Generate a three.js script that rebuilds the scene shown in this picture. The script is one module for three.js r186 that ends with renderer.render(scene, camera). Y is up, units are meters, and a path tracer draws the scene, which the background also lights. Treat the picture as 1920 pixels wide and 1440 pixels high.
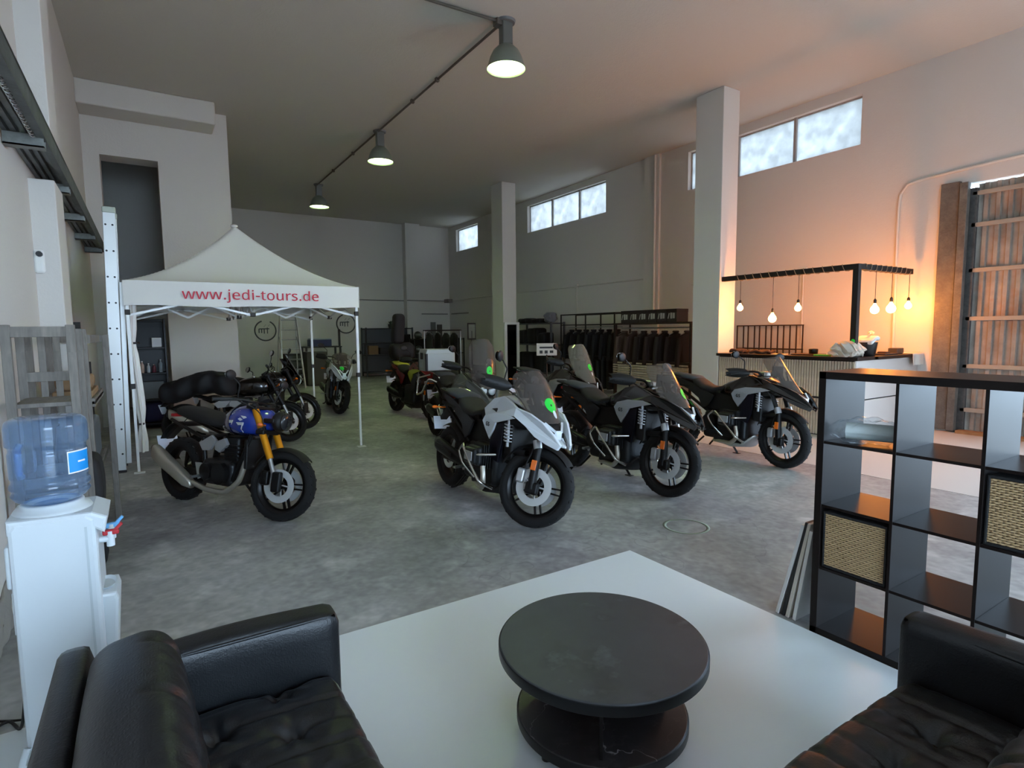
import * as THREE from 'three';
import { mergeGeometries, mergeVertices } from 'three/addons/utils/BufferGeometryUtils.js';
import { RoundedBoxGeometry } from 'three/addons/geometries/RoundedBoxGeometry.js';
import { TextGeometry } from 'three/addons/geometries/TextGeometry.js';
import { FontLoader } from 'three/addons/loaders/FontLoader.js';

// ---------- camera, sky, exposure ----------
const scene = new THREE.Scene();
const camera = new THREE.PerspectiveCamera(67.85, 4 / 3, 0.05, 120);
camera.position.set(0, 1.6, 0);
camera.rotation.order = 'YXZ';
camera.rotation.set(THREE.MathUtils.degToRad(-5.368), THREE.MathUtils.degToRad(-32.445), THREE.MathUtils.degToRad(-0.614));
const renderer = new THREE.WebGLRenderer({ antialias: true });
renderer.toneMapping = THREE.LinearToneMapping;
renderer.toneMappingExposure = 1.75;
renderer.shadowMap.enabled = true;
scene.background = new THREE.Color().setRGB(5.4, 7.2, 9.3);   // even overcast evening sky, seen through the panes and the open front

// ---------- helpers ----------
let seed = 7;
const rnd = () => { seed = (seed * 1664525 + 1013904223) >>> 0; return seed / 4294967296; };
const rr = (a, b) => a + (b - a) * rnd();
const R = THREE.MathUtils.degToRad;
const V = (x, y, z) => new THREE.Vector3(x, y, z);
const lerp = (a, b, t) => a + (b - a) * t;
const clamp = THREE.MathUtils.clamp;

function noiseGrid(n, seed0) { let s = seed0 >>> 0; const a = new Float32Array(n * n); for (let i = 0; i < n * n; i++) { s = (s * 1664525 + 1013904223) >>> 0; a[i] = s / 4294967296; } return a; }
const GRIDS = [noiseGrid(256, 11), noiseGrid(256, 29), noiseGrid(256, 57)];
function vnoise(x, y, per, g = 0) {            // tileable value noise with a lattice period
  const G0 = GRIDS[g], xi = Math.floor(x), yi = Math.floor(y), fx = x - xi, fy = y - yi, sx = fx * fx * (3 - 2 * fx), sy = fy * fy * (3 - 2 * fy);
  const at = (i, j) => G0[((((j % per) + per) % per) * 256) + (((i % per) + per) % per)];
  return lerp(lerp(at(xi, yi), at(xi + 1, yi), sx), lerp(at(xi, yi + 1), at(xi + 1, yi + 1), sx), sy);
}
function fbm(u, v, base, oct, g = 0) { let a = 0, w = .5, n = 0, p = base; for (let k = 0; k < oct && p <= 256; k++) { a += w * vnoise(u * p, v * p, p, g); n += w; w *= .55; p *= 2; } return a / n; }
function dataTex(n, fn, srgb, tile) {          // fn(u, v) -> [r, g, b] in 0..1
  const d = new Uint8Array(n * n * 4);
  for (let j = 0; j < n; j++) for (let i = 0; i < n; i++) { const c = fn(i / n, j / n), k = (j * n + i) * 4; for (let q = 0; q < 3; q++) d[k + q] = clamp(c[q] * 255, 0, 255); d[k + 3] = 255; }
  const t = new THREE.DataTexture(d, n, n); t.magFilter = THREE.LinearFilter; t.minFilter = THREE.LinearMipmapLinearFilter; t.generateMipmaps = true;
  t.wrapS = t.wrapT = THREE.RepeatWrapping; t.repeat.set(1 / tile, 1 / tile); if (srgb) t.colorSpace = THREE.SRGBColorSpace; t.needsUpdate = true; return t;
}
function mat(color, roughness = .6, metalness = 0, extra = {}) { return new THREE.MeshPhysicalMaterial({ color, roughness, metalness, ...extra }); }

function G(g) {                                 // non-indexed, position + normal + uv (box mapped, metres)
  let n = g.index ? g.toNonIndexed() : g;
  for (const k of Object.keys(n.attributes)) if (!['position', 'normal'].includes(k)) n.deleteAttribute(k);
  if (!n.attributes.normal) n.computeVertexNormals();
  n.morphAttributes = {}; n.clearGroups();
  const p = n.attributes.position, uv = new Float32Array(p.count * 2), a = V(), b = V(), c = V();
  for (let i = 0; i < p.count; i += 3) {
    a.fromBufferAttribute(p, i); b.fromBufferAttribute(p, i + 1); c.fromBufferAttribute(p, i + 2);
    const nn = b.clone().sub(a).cross(c.clone().sub(a)); const ax = Math.abs(nn.x), ay = Math.abs(nn.y), az = Math.abs(nn.z);
    [a, b, c].forEach((q, k) => { const o = (i + k) * 2; if (ay >= ax && ay >= az) { uv[o] = q.x; uv[o + 1] = q.z; } else if (ax >= az) { uv[o] = q.z; uv[o + 1] = q.y; } else { uv[o] = q.x; uv[o + 1] = q.y; } });
  }
  n.setAttribute('uv', new THREE.BufferAttribute(uv, 2));
  return n;
}
const merge = (l) => { const a = [l].flat(9).filter(Boolean).map(G); return a.length === 1 ? a[0] : mergeGeometries(a); };
const taken = new Map();
function numbered(n) { const k = taken.get(n) ?? 0; taken.set(n, k + 1); return k ? `${n}_${String(k).padStart(3, '0')}` : n; }
function part(name, geos, m, parent) { const o = new THREE.Mesh(merge(geos), m); o.name = name; o.castShadow = o.receiveShadow = true; parent.add(o); return o; }
function parts(name, list, m, parent) { return list.map((g) => part(name, g, m, parent)); }
function piece(name, geo, m, parent, x = 0, y = 0, z = 0) { const o = new THREE.Mesh(geo, m); o.name = name; o.castShadow = o.receiveShadow = true; o.position.set(x, y, z); parent.add(o); return o; }
function thing(name, label, category, pos = [0, 0, 0], turn = 0, group) {
  const o = new THREE.Group(); o.name = numbered(name); o.position.set(...pos); o.rotation.y = turn; o.userData = { label, category }; if (group) o.userData.group = group; scene.add(o); return o;
}
function solo(name, label, category, geos, m, group) { const o = part(numbered(name), geos, m, scene); o.userData = { label, category }; if (group) o.userData.group = group; return o; }
function struct(name, geos, m, label) { const o = part(name, geos, m, scene); o.userData = { kind: 'structure' }; if (label) { o.userData.label = label; } return o; }
function structGroup(name, label) { const o = new THREE.Group(); o.name = name; o.userData = { kind: 'structure', label }; scene.add(o); return o; }

const bx = (x0, x1, y0, y1, z0, z1) => new THREE.BoxGeometry(Math.abs(x1 - x0), Math.abs(y1 - y0), Math.abs(z1 - z0)).translate((x0 + x1) / 2, (y0 + y1) / 2, (z0 + z1) / 2);
const rb = (x0, x1, y0, y1, z0, z1, r = .01, s = 2) => new RoundedBoxGeometry(Math.abs(x1 - x0), Math.abs(y1 - y0), Math.abs(z1 - z0), s, Math.min(r, Math.abs(x1 - x0) / 2.01, Math.abs(y1 - y0) / 2.01, Math.abs(z1 - z0) / 2.01)).translate((x0 + x1) / 2, (y0 + y1) / 2, (z0 + z1) / 2);
function cyl(p0, p1, r0, r1 = r0, seg = 12) {
  const a = V(...p0), b = V(...p1), d = b.clone().sub(a), g = new THREE.CylinderGeometry(r1, r0, d.length(), seg);
  g.applyQuaternion(new THREE.Quaternion().setFromUnitVectors(V(0, 1, 0), d.clone().normalize())); return g.translate((a.x + b.x) / 2, (a.y + b.y) / 2, (a.z + b.z) / 2);
}
function bar(p0, p1, w, h = w) {                // square bar between two points
  const a = V(...p0), b = V(...p1), d = b.clone().sub(a), L = d.length(), m = new THREE.Matrix4().lookAt(a, b, Math.abs(d.y) > .99 * L ? V(0, 0, 1) : V(0, 1, 0));
  return new THREE.BoxGeometry(w, h, L).applyMatrix4(m).translate((a.x + b.x) / 2, (a.y + b.y) / 2, (a.z + b.z) / 2);
}
function tube(pts, r, seg, closed = false, rs = 8, tension = .5) { const c = new THREE.CatmullRomCurve3(pts.map((p) => V(...p)), closed, 'catmullrom', tension); return new THREE.TubeGeometry(c, seg ?? Math.max(8, pts.length * 6), r, rs, closed); }
function poly(pts, r, rs = 8) {                 // bent tube with short corner radii
  const q = [V(...pts[0])];
  for (let i = 1; i < pts.length - 1; i++) { const a = V(...pts[i - 1]), b = V(...pts[i]), c = V(...pts[i + 1]); const k = Math.min(.4, 3 * r / Math.min(a.distanceTo(b), b.distanceTo(c))); for (const t of [0, .5, 1]) { const u = b.clone().lerp(a, k * (1 - t)), w = b.clone().lerp(c, k * t); q.push(t === .5 ? b.clone().lerp(a.clone().lerp(c, .5), k * .35) : t === 0 ? u : w); } }
  q.push(V(...pts[pts.length - 1]));
  return new THREE.TubeGeometry(new THREE.CatmullRomCurve3(q, false, 'catmullrom', .2), q.length * 4, r, rs, false);
}
const lathe = (prof, seg = 32) => new THREE.LatheGeometry(prof.map(([r, y]) => new THREE.Vector2(r, y)), seg);
function extr(pts, depth, bevel = 0) {          // outline in x,y pushed along z, centred on z = 0
  const s = new THREE.Shape(pts.map(([x, y]) => new THREE.Vector2(x, y)));
  return new THREE.ExtrudeGeometry(s, { depth, bevelEnabled: bevel > 0, bevelSize: bevel, bevelThickness: bevel, bevelSegments: 2, steps: 1, curveSegments: 6 }).translate(0, 0, -depth / 2);
}
function subBox(w, h, d, r, nx, ny, nz, fn) {   // finely divided rounded box with an optional push per vertex
  let g = new THREE.BoxGeometry(w, h, d, nx, ny, nz); g.deleteAttribute('normal'); g.deleteAttribute('uv'); g = mergeVertices(g, 1e-5);
  const p = g.attributes.position, v = V(), q = V();
  for (let i = 0; i < p.count; i++) {
    v.fromBufferAttribute(p, i); q.set(clamp(v.x, -w / 2 + r, w / 2 - r), clamp(v.y, -h / 2 + r, h / 2 - r), clamp(v.z, -d / 2 + r, d / 2 - r));
    const o = v.clone().sub(q); if (o.lengthSq() > 1e-12) { o.setLength(r); v.copy(q).add(o); }
    if (fn) fn(v); p.setXYZ(i, v.x, v.y, v.z);
  }
  g.computeVertexNormals(); return g;
}
function loft(secs, seg = 20, cap = true) {     // secs: [z, yc, halfW, halfH, power, xc] -> rounded body along z
  const pos = [], idx = [], n = secs.length;
  for (const [z, y, w, h, pw = 2.4, xc = 0] of secs) for (let k = 0; k < seg; k++) { const a = k / seg * Math.PI * 2, c = Math.cos(a), s = Math.sin(a); pos.push(xc + w * Math.sign(c) * Math.abs(c) ** (2 / pw), y + h * Math.sign(s) * Math.abs(s) ** (2 / pw), z); }
  for (let i = 0; i < n - 1; i++) for (let k = 0; k < seg; k++) { const a = i * seg + k, b = i * seg + (k + 1) % seg, c = a + seg, d = b + seg; idx.push(a, c, b, b, c, d); }
  if (cap) { const s0 = pos.length / 3; pos.push(secs[0][5] ?? 0, secs[0][1], secs[0][0]); pos.push(secs[n - 1][5] ?? 0, secs[n - 1][1], secs[n - 1][0]); for (let k = 0; k < seg; k++) { idx.push(s0, k, (k + 1) % seg); idx.push(s0 + 1, (n - 1) * seg + (k + 1) % seg, (n - 1) * seg + k); } }
  const g = new THREE.BufferGeometry(); g.setAttribute('position', new THREE.Float32BufferAttribute(pos, 3)); g.setIndex(idx);
  if (secs[n - 1][0] < secs[0][0]) { for (let i = 0; i < idx.length; i += 3) { const t = idx[i]; idx[i] = idx[i + 1]; idx[i + 1] = t; } g.setIndex(idx); }
  g.computeVertexNormals(); return g;
}
function gridSurf(nu, nv, fn, thick = 0) {      // surface from fn(u, v); with thickness a closed shell
  const mk = (off) => { const g = new THREE.BufferGeometry(), pos = [], idx = []; for (let j = 0; j <= nv; j++) for (let i = 0; i <= nu; i++) { const p = fn(i / nu, j / nv, off); pos.push(p[0], p[1], p[2]); } for (let j = 0; j < nv; j++) for (let i = 0; i < nu; i++) { const a = j * (nu + 1) + i; idx.push(a, a + 1, a + nu + 1, a + 1, a + nu + 2, a + nu + 1); } g.setAttribute('position', new THREE.Float32BufferAttribute(pos, 3)); g.setIndex(idx); g.computeVertexNormals(); return g; };
  const a = mk(0); if (!thick) return a;
  const p = a.attributes.position, nn = a.attributes.normal, b = a.clone(), q = b.attributes.position;
  for (let i = 0; i < p.count; i++) q.setXYZ(i, p.getX(i) - nn.getX(i) * thick, p.getY(i) - nn.getY(i) * thick, p.getZ(i) - nn.getZ(i) * thick);
  const ib = Array.from(b.index.array); for (let i = 0; i < ib.length; i += 3) { const t = ib[i]; ib[i] = ib[i + 1]; ib[i + 1] = t; } b.setIndex(ib); b.computeVertexNormals();
  const rim = [], ring = []; for (let i = 0; i < nu; i++) ring.push(i); for (let j = 0; j < nv; j++) ring.push(j * (nu + 1) + nu); for (let i = nu; i > 0; i--) ring.push(nv * (nu + 1) + i); for (let j = nv; j > 0; j--) ring.push(j * (nu + 1));
  const P = (at, i) => [at.getX(i), at.getY(i), at.getZ(i)];
  for (let k = 0; k < ring.length; k++) { const i = ring[k], j = ring[(k + 1) % ring.length]; rim.push(...P(p, i), ...P(q, i), ...P(p, j), ...P(p, j), ...P(q, i), ...P(q, j)); }
  const e = new THREE.BufferGeometry(); e.setAttribute('position', new THREE.Float32BufferAttribute(rim, 3)); e.computeVertexNormals();
  return mergeGeometries([G(a), G(b), G(e)]);
}
const font = await new FontLoader().loadAsync('fonts/droid/droid_sans_regular.typeface.json');
const fontB = await new FontLoader().loadAsync('fonts/droid/droid_sans_bold.typeface.json');
function text(s, size, depth, f = font) { const g = new TextGeometry(s, { font: f, size, depth, curveSegments: 4, bevelEnabled: false }); g.computeBoundingBox(); return g; }

// ---------- textures and shared materials ----------
const concreteMap = dataTex(2048, (u, v) => {
  const big = fbm(u, v, 3, 5, 0), mid = fbm(u, v, 12, 5, 1), fine = fbm(u, v, 128, 2, 2), sweep = fbm(u + .12 * fbm(u, v, 4, 3, 2), v, 6, 6, 2);
  let t = .59 + .14 * (big - .5) + .20 * (mid - .5) + .12 * (fine - .5);
  const crack = Math.abs(fbm(u, v, 5, 5, 1) - .5); if (crack < .006) t -= .06 * (1 - crack / .006);
  const scuff = Math.max(0, fbm(u * 1, v, 24, 4, 0) - .6); t += scuff * .5; if (sweep > .6) t += (sweep - .6) * .35;
  return [t * 1.0, t * .995, t * .985];
}, true, 5.2);
const concreteBump = dataTex(512, (u, v) => { const t = fbm(u, v, 8, 6, 2); return [t, t, t]; }, false, 1.3);
const plasterBump = dataTex(512, (u, v) => { const t = .6 * fbm(u, v, 4, 4, 1) + .4 * fbm(u, v, 64, 3, 0); return [t, t, t]; }, false, 1.1);
const leatherBump = dataTex(512, (u, v) => { const t = .5 * Math.abs(fbm(u, v, 48, 2, 1) - .5) * 2 + .5 * fbm(u, v, 12, 4, 2); return [t, t, t]; }, false, .3);
const marbleMap = dataTex(1024, (u, v) => {
  const w = fbm(u, v, 4, 5, 1), vein = Math.abs(fbm(u + .25 * w, v + .2 * w, 3, 5, 0) - .5), vein2 = Math.abs(fbm(u - .2 * w, v + .3 * w, 5, 5, 2) - .48);
  let t = .25 + .08 * (fbm(u, v, 6, 5, 2) - .5); if (vein < .006) t += .3 * (1 - vein / .006) * Math.max(0, fbm(u, v, 4, 2, 1) - .45) * 4; if (vein2 < .01) t += .06 * (1 - vein2 / .01);
  const sm = Math.max(0, fbm(u, v, 7, 4, 0) - .62); t += sm * .3;
  return [t * 1.0, t * .99, t * 1.0];
}, true, .8);
const uprightGrain = dataTex(512, (u, v) => { const t = .84 + .22 * (fbm(u, v * .12, 40, 4, 1) - .5) + .1 * (fbm(u, v, 8, 3, 0) - .5); return [t, t * .98, t * .95]; }, true, .5);
const slateMap = dataTex(1024, (u, v) => { const a = fbm(u, v, 5, 4, 0), b = fbm(u, v, 14, 4, 1); let t = .3 + .05 * (fbm(u, v, 9, 5, 2) - .5); if (a > .62) t -= (a - .62) * .25; const s = Math.max(0, a * .6 + b * .4 - .66); t += s * 1.1; return [t, t, t * 1.01]; }, true, .83);
const woodMap = dataTex(512, (u, v) => { const t = .8 + .25 * (fbm(u * .12, v, 40, 4, 1) - .5) + .1 * (fbm(u, v, 8, 3, 0) - .5); return [t, t * .97, t * .93]; }, true, .6);
const galvMap = dataTex(512, (u, v) => { const t = .74 + .3 * (fbm(u, v, 10, 5, 2) - .5) + .1 * (fbm(u, v, 64, 2, 1) - .5); return [t, t, t * .98]; }, true, 1.2);
const paneMap = dataTex(256, (u, v) => { const t = .9 + .22 * (fbm(u, v, 7, 5, 1) - .5); return [t, t, t]; }, true, 1.3);
const rustMap = dataTex(512, (u, v) => { const t = .7 + .35 * (fbm(u, v, 6, 5, 0) - .5), r = Math.max(0, fbm(u, v, 9, 5, 1) - .62); return [t, t * (.97 - r * .4), t * (.94 - r * .6)]; }, true, 1.6);

const C = {
  wall: mat(0xd3cec7, .92, 0, { bumpMap: plasterBump, bumpScale: .003 }),
  ceil: mat(0xcac4ba, .95, 0, { bumpMap: plasterBump, bumpScale: .004 }),
  floor: mat(0xffffff, .62, 0, { map: concreteMap, bumpMap: concreteBump, bumpScale: .002 }),
  paint: mat(0xe2e7e9, .36, 0, { bumpMap: plasterBump, bumpScale: .0006 }),
  pale: mat(0xc6c1bb, .6, 0, { bumpMap: concreteBump, bumpScale: .0015 }),
  pave: mat(0x8d8b86, .9),
  white: mat(0xe4e4e0, .5), whitePlastic: mat(0xcdd5d9, .35), black: mat(0x0b0b0c, .45), blackSoft: mat(0x101012, .75), blackMetal: mat(0x121213, .4, .3),
  darkGrey: mat(0x2b2c2e, .6), midGrey: mat(0x6a6b6b, .55), steel: mat(0xb4b6b6, .35, .9), chrome: mat(0xd2d2cc, .14, 1), galv: mat(0xb0b2b0, .5, .6, { map: galvMap }), alu: mat(0xc9cac8, .42, .75),
  tyre: mat(0x0d0d0e, .88), pipeWhite: mat(0xd0cbc2, .6), wireGrey: mat(0x5c554d, .7),
  leather: mat(0x121519, .42, 0, { bumpMap: leatherBump, bumpScale: .0009 }),
  stone: mat(0xdbe5f2, .46, 0, { map: slateMap }), marble: mat(0xe6dfe2, .4, 0, { map: marbleMap }), greyWood: mat(0x8f8b86, .7, 0, { map: uprightGrain }), shelfBrown: mat(0x17110f, .36, 0, { specularIntensity: .35 }), 
  slat: mat(0xe6d6c0, .6, 0, { map: uprightGrain }), counter: mat(0x1c1310, .35), cardboard: mat(0x8e7355, .9), rattan: mat(0xb59a72, .75),
  red: mat(0xb01822, .45), orange: mat(0xd8651a, .35), green: mat(0x17d43a, .5), blueLabel: mat(0x0a8fdc, .4), cloth: mat(0xcfc6b8, .95), cloth2: mat(0x3a2a22, .95),
};
// ================= the hall =================
const XL = -.73, XR = 10.2, ZB = -20.6, ZF = 4.5, HC = 5.6;
struct('floor', bx(XL - .3, XR + .3, -.15, 0, ZB - .3, ZF + .3), C.floor, 'worn grey concrete hall floor');
struct('floor_white_paint', bx(XL, 2.86, 0, .004, -2.93, ZF), C.paint, 'smooth white painted floor patch under the armchairs');
struct('floor_pale_strip', bx(6.46, XR, 0, .004, -6.9, ZF), C.pale, 'pale coated floor strip in front of the bar');
struct('ground_outside', [bx(-14, 30, -.2, -.1, ZF + .3, 26), bx(XR + .3, 30, -.2, -.1, -18, ZF + .3)], C.pave, 'paved yard outside the open front');
struct('ceiling', bx(XL - .3, XR + .3, HC, HC + .25, ZB - .3, ZF + .3), C.ceil, 'plain plastered hall ceiling');
struct('wall_left', bx(XL - .3, XL, 0, HC, ZB - .3, ZF + .3), C.wall);
struct('wall_back', bx(XL, XR, 0, HC, ZB - .3, ZB), C.wall);
struct('wall_front', [bx(XL, -.4, 0, HC, ZF, ZF + .3), bx(-.4, 2.8, 3.8, HC, ZF, ZF + .3), bx(2.8, XR, 0, HC, ZF, ZF + .3)], C.wall, 'front wall with the wide open entrance behind the viewer');
// right wall with window bands and gate opening
const WB = 4.62, WT = 5.43, bands = [[-8.77, -5.16, [-7.57, -6.37]], [-15.05, -11.43, [-13.87, -12.61]], [-19.93, -18.23, []]], GZ0 = -3.72, GZ1 = 3.9, GL = -1.3, GT = 3.66;
{
  const g = [bx(XR, XR + .3, WT, HC, ZB - .3, ZF + .3), bx(XR, XR + .3, GT, WB, ZB - .3, ZF + .3), bx(XR, XR + .3, 0, GT, ZB - .3, GZ0), bx(XR, XR + .3, 0, GT, GZ1, ZF + .3)];
  let z = ZB - .3; for (const [a, b] of [...bands].reverse()) { g.push(bx(XR, XR + .3, WB, WT, z, a)); z = b; } g.push(bx(XR, XR + .3, WB, WT, z, ZF + .3));
  struct('wall_right', g, C.wall);
}
const paneMat = mat(0xb0aeab, .92, 0, { map: paneMap, transmission: 1, thickness: 0, ior: 1.35 });
const frameMat = mat(0xa09c98, .6);
bands.forEach(([a, b, m], i) => {
  const w = structGroup(`window_${i + 1}`, ['band of frosted panes beside the near square column', 'three frosted panes high between the two columns', 'small frosted pane high in the far corner'][i]);
  const xf = XR + .1; part('window_frame', [bx(xf, xf + .05, WB, WB + .025, a, b), bx(xf, xf + .05, WT - .025, WT, a, b), bx(xf, xf + .05, WB, WT, a, a + .025), bx(xf, xf + .05, WB, WT, b - .025, b), ...m.map((z) => bx(xf - .02, xf + .06, WB, WT, z - .025, z + .025))], frameMat, w);
  const e = [a, ...m, b]; for (let k = 0; k < e.length - 1; k++) part('pane', bx(xf + .02, xf + .026, WB + .02, WT - .02, e[k] + .02, e[k + 1] - .02), paneMat, w);
});
// columns and pilasters
struct('column_near_bar', rb(8.3, 8.72, 0, HC, -6.98, -6.41, .012), C.wall, 'square plastered column at the end of the bar');
struct('column_far', rb(8.3, 8.74, 0, HC, -14.04, -13.47, .012), C.wall, 'square plastered column behind the parked motorcycles');
struct('wall_pilaster_right', bx(XR - .06, XR, 0, HC, -10.02, -9.55), C.wall, 'shallow pilaster on the window wall');
struct('wall_pilaster_back', bx(8.28, 8.86, 0, HC, ZB, ZB + .3), C.wall, 'pilaster on the back wall');
struct('wall_pilaster_left', [rb(XL - .01, -.56, 0, 2.855, -6.55, -6.02, .01), rb(XL - .01, -.56, 3.08, HC, -6.55, -6.02, .01)], C.wall, 'pilaster on the side wall crossed by the steel ledge');
// block with the tall opening, and the beam in front of it
struct('wall_stair_block', [bx(.34, 1.47, 0, HC, -12.5, -12.05), bx(XL, .34, 4.62, HC, -12.5, -12.05), bx(XL, -.5, 0, 4.62, -12.5, -12.05), bx(XL, 1.47, 0, HC, -15.2, -15.05), bx(1.25, 1.47, 0, HC, -15.2, -12.5)], C.wall, 'white wall block with a tall dark opening behind the tent');
struct('wall_stair_beam', rb(XL - .01, 1.23, 5.22, HC, -12.06, -11.45, .03), C.wall, 'plastered beam under the ceiling above the tall opening');

// pipes
const pw = C.pipeWhite, px = XR - .02;
const run = (...p) => poly(p, .018);
solo('wall_conduit', 'thin conduit along the window wall above the clothes racks', 'pipe', [run([px, 2.8, -20.4], [px, 2.8, -10.03]), cyl([px, 2.8, -12.6], [px, 1.9, -12.6], .012), rb(px - .03, XR, 2.75, 2.86, -12.66, -12.54, .01)], pw);
solo('wall_conduit', 'light vertical pipe on the shallow pilaster of the window wall', 'pipe', [cyl([XR - .09, 2.0, -9.65], [XR - .09, 5.58, -9.65], .03)], pw);
solo('wall_conduit', 'curved conduit looping over the corrugated gate', 'pipe', [poly([[px, 1.2, -4.5], [px, 3.72, -4.53], [px, 3.84, -4.4], [px, 3.98, -1.0]], .022)], pw);
solo('wall_conduit', 'conduit with junction box on the wall behind the bar', 'pipe', [run([px, 2.55, -8.6], [px, 2.62, -6.05]), cyl([px, 2.6, -6.05], [px, 1.3, -6.05], .014), rb(px - .03, XR, 2.56, 2.68, -6.12, -5.98, .01)], pw);
solo('wall_conduit', 'horizontal pipe on the back wall ending in a dark junction box', 'pipe', [run([1.5, 2.78, ZB + .02], [8.27, 2.76, ZB + .02]), run([8.28, 2.76, ZB + .33], [10.0, 2.76, ZB + .33]), rb(9.95, 10.15, 2.7, 2.84, ZB + .02, ZB + .38, .01), cyl([8.95, 2.76, ZB + .02], [8.95, 1.2, ZB + .02], .012), rb(8.95, 10.1, 2.25, 2.29, ZB, ZB + .04, .01), rb(XR - .04, XR, 2.25, 2.29, -20.4, -19.0, .01)], mat(0x7e7b76, .7));
solo('wall_conduit', 'pale pipe running up the pilaster beside the steel ledge', 'pipe', [cyl([-.68, 3.08, -6.7], [-.68, 5.58, -6.7], .025)], pw);

// gate in the right wall
{
  const t = thing('sliding_gate', 'corrugated metal gate with horizontal rails in the window wall', 'gate');
  const gm = mat(0xd4cec6, .6, .1, { map: rustMap }), fm = mat(0x77787a, .55, .4, { map: galvMap });
  part('jamb', [rb(XR - .06, XR + .05, .03, 3.7, -3.94, -3.7, .01), rb(XR - .12, XR - .02, .03, 3.66, -3.68, -3.58, .008)], mat(0x8f8a84, .6, .2, { map: galvMap }), t);
  for (const y of [.35, 1.0, 1.7, 2.4, 3.05, 3.5]) part('rail', rb(XR + .0, XR + .045, y - .03, y + .03, -3.56, GL, .006), mat(0xa49a8c, .6, .2), t);
  part('stile', rb(XR - .0, XR + .06, .0, 3.58, -3.71, -3.5, .006), fm, t); part('stile', rb(XR - .0, XR + .06, .05, 3.58, GL - .1, GL, .006), fm, t);
  // profiled sheets; the rest of the opening stands open
  const zs = [-3.52, -2.97, -2.42, -1.87, GL - .03];
  for (let s = 0; s < 4; s++) {
    const pts = [], n = 4, w = (zs[s + 1] - zs[s] + .01) / n; for (let k = 0; k < n; k++) { const z = zs[s] + k * w; pts.push([z, 0], [z + w * .5, 0], [z + w * .58, .03], [z + w * .92, .03]); } pts.push([zs[s + 1] + .01, 0]);
    const back = pts.slice().reverse().map(([a, b]) => [a, b - .004]);
    const g = extr([...pts, ...back], 3.63); g.rotateX(Math.PI / 2); // outline x -> z later
    const p = g.attributes.position; for (let i = 0; i < p.count; i++) { const z = p.getX(i), y = p.getY(i), d = p.getZ(i); p.setXYZ(i, XR + .09 - d, y + 1.82, z); } g.deleteAttribute('normal'); g.computeVertexNormals();
    part('corrugated_sheet', g, gm, t);
  }
  solo('gate_sill', 'bare wooden board on the floor below the corrugated gate', 'board', rb(XR - .14, XR + .02, 0, .05, -3.55, GL, .006), mat(0xc09468, .7, 0, { map: woodMap }));
  solo('door_stop', 'small black box low on the wall beside the gate jamb', 'box', [rb(XR - .09, XR, .1, .28, -4.08, -3.96, .02)], C.black);
}
// lamps on the ceiling
const lampZ = [-6.62, -11.4, -16.25];
solo('ceiling_conduit', 'dark conduit running along the ceiling between the dome lamps', 'pipe', [cyl([4.12, HC - .03, -6.62], [4.12, HC - .03, -16.25], .018), cyl([4.1, HC - .03, -6.62], [-.7, HC - .03, -6.75], .018), rb(4.02, 4.12, HC - .08, HC, -6.7, -6.58, .01), ...[8.6, 9.6, 13, 14.6].map((z) => rb(4.09, 4.15, HC - .06, HC, -z - .03, -z + .03, .005))], C.wireGrey);
lampZ.forEach((z, i) => {
  const x = 4.17, t = thing('dome_lamp', ['lit dome lamp hanging closest, where the ceiling conduits meet', 'lit dome lamp in the middle of the ceiling row', 'lit dome lamp farthest back above the tent'][i], 'lamp', [x, HC, z], 0, 'lit dome lamps in a row on the ceiling');
  const hm = mat(0x6f726e, .45, .4);
  part('ceiling_plate', cyl([0, 0, 0], [0, -.03, 0], .13, .12, 24), C.midGrey, t);
  part('ballast_box', rb(-.075, .075, -.36, -.02, -.06, .06, .015), hm, t);
  part('reflector', lathe([[.07, -.3], [.11, -.32], [.17, -.38], [.21, -.46], [.245, -.57], [.255, -.6], [.25, -.6], [.238, -.57], [.2, -.46], [.16, -.385], [.1, -.33], [.01, -.325]], 40), mat(0x8b948a, .35, .5), t);
  part('lamp_bulb', new THREE.SphereGeometry(.075, 24, 16).scale(1, 1.25, 1).translate(0, -.46, 0), mat(0xffffff, .5, 0, { emissive: new THREE.Color(.66, 1, .3), emissiveIntensity: 14 }), t);
  part('lamp_glass', lathe([[.001, -.585], [.12, -.585], [.243, -.575], [.243, -.58], [.12, -.59], [.001, -.59]], 40), mat(0xe6f3d2, .75, 0, { transmission: 1, thickness: 0, ior: 1.2 }), t);
  const L = new THREE.PointLight(new THREE.Color(.9, 1, .74), 4.5); L.position.set(0, -.46, 0); L.shadow.radius = 3; L.castShadow = true; t.add(L);
});
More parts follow.
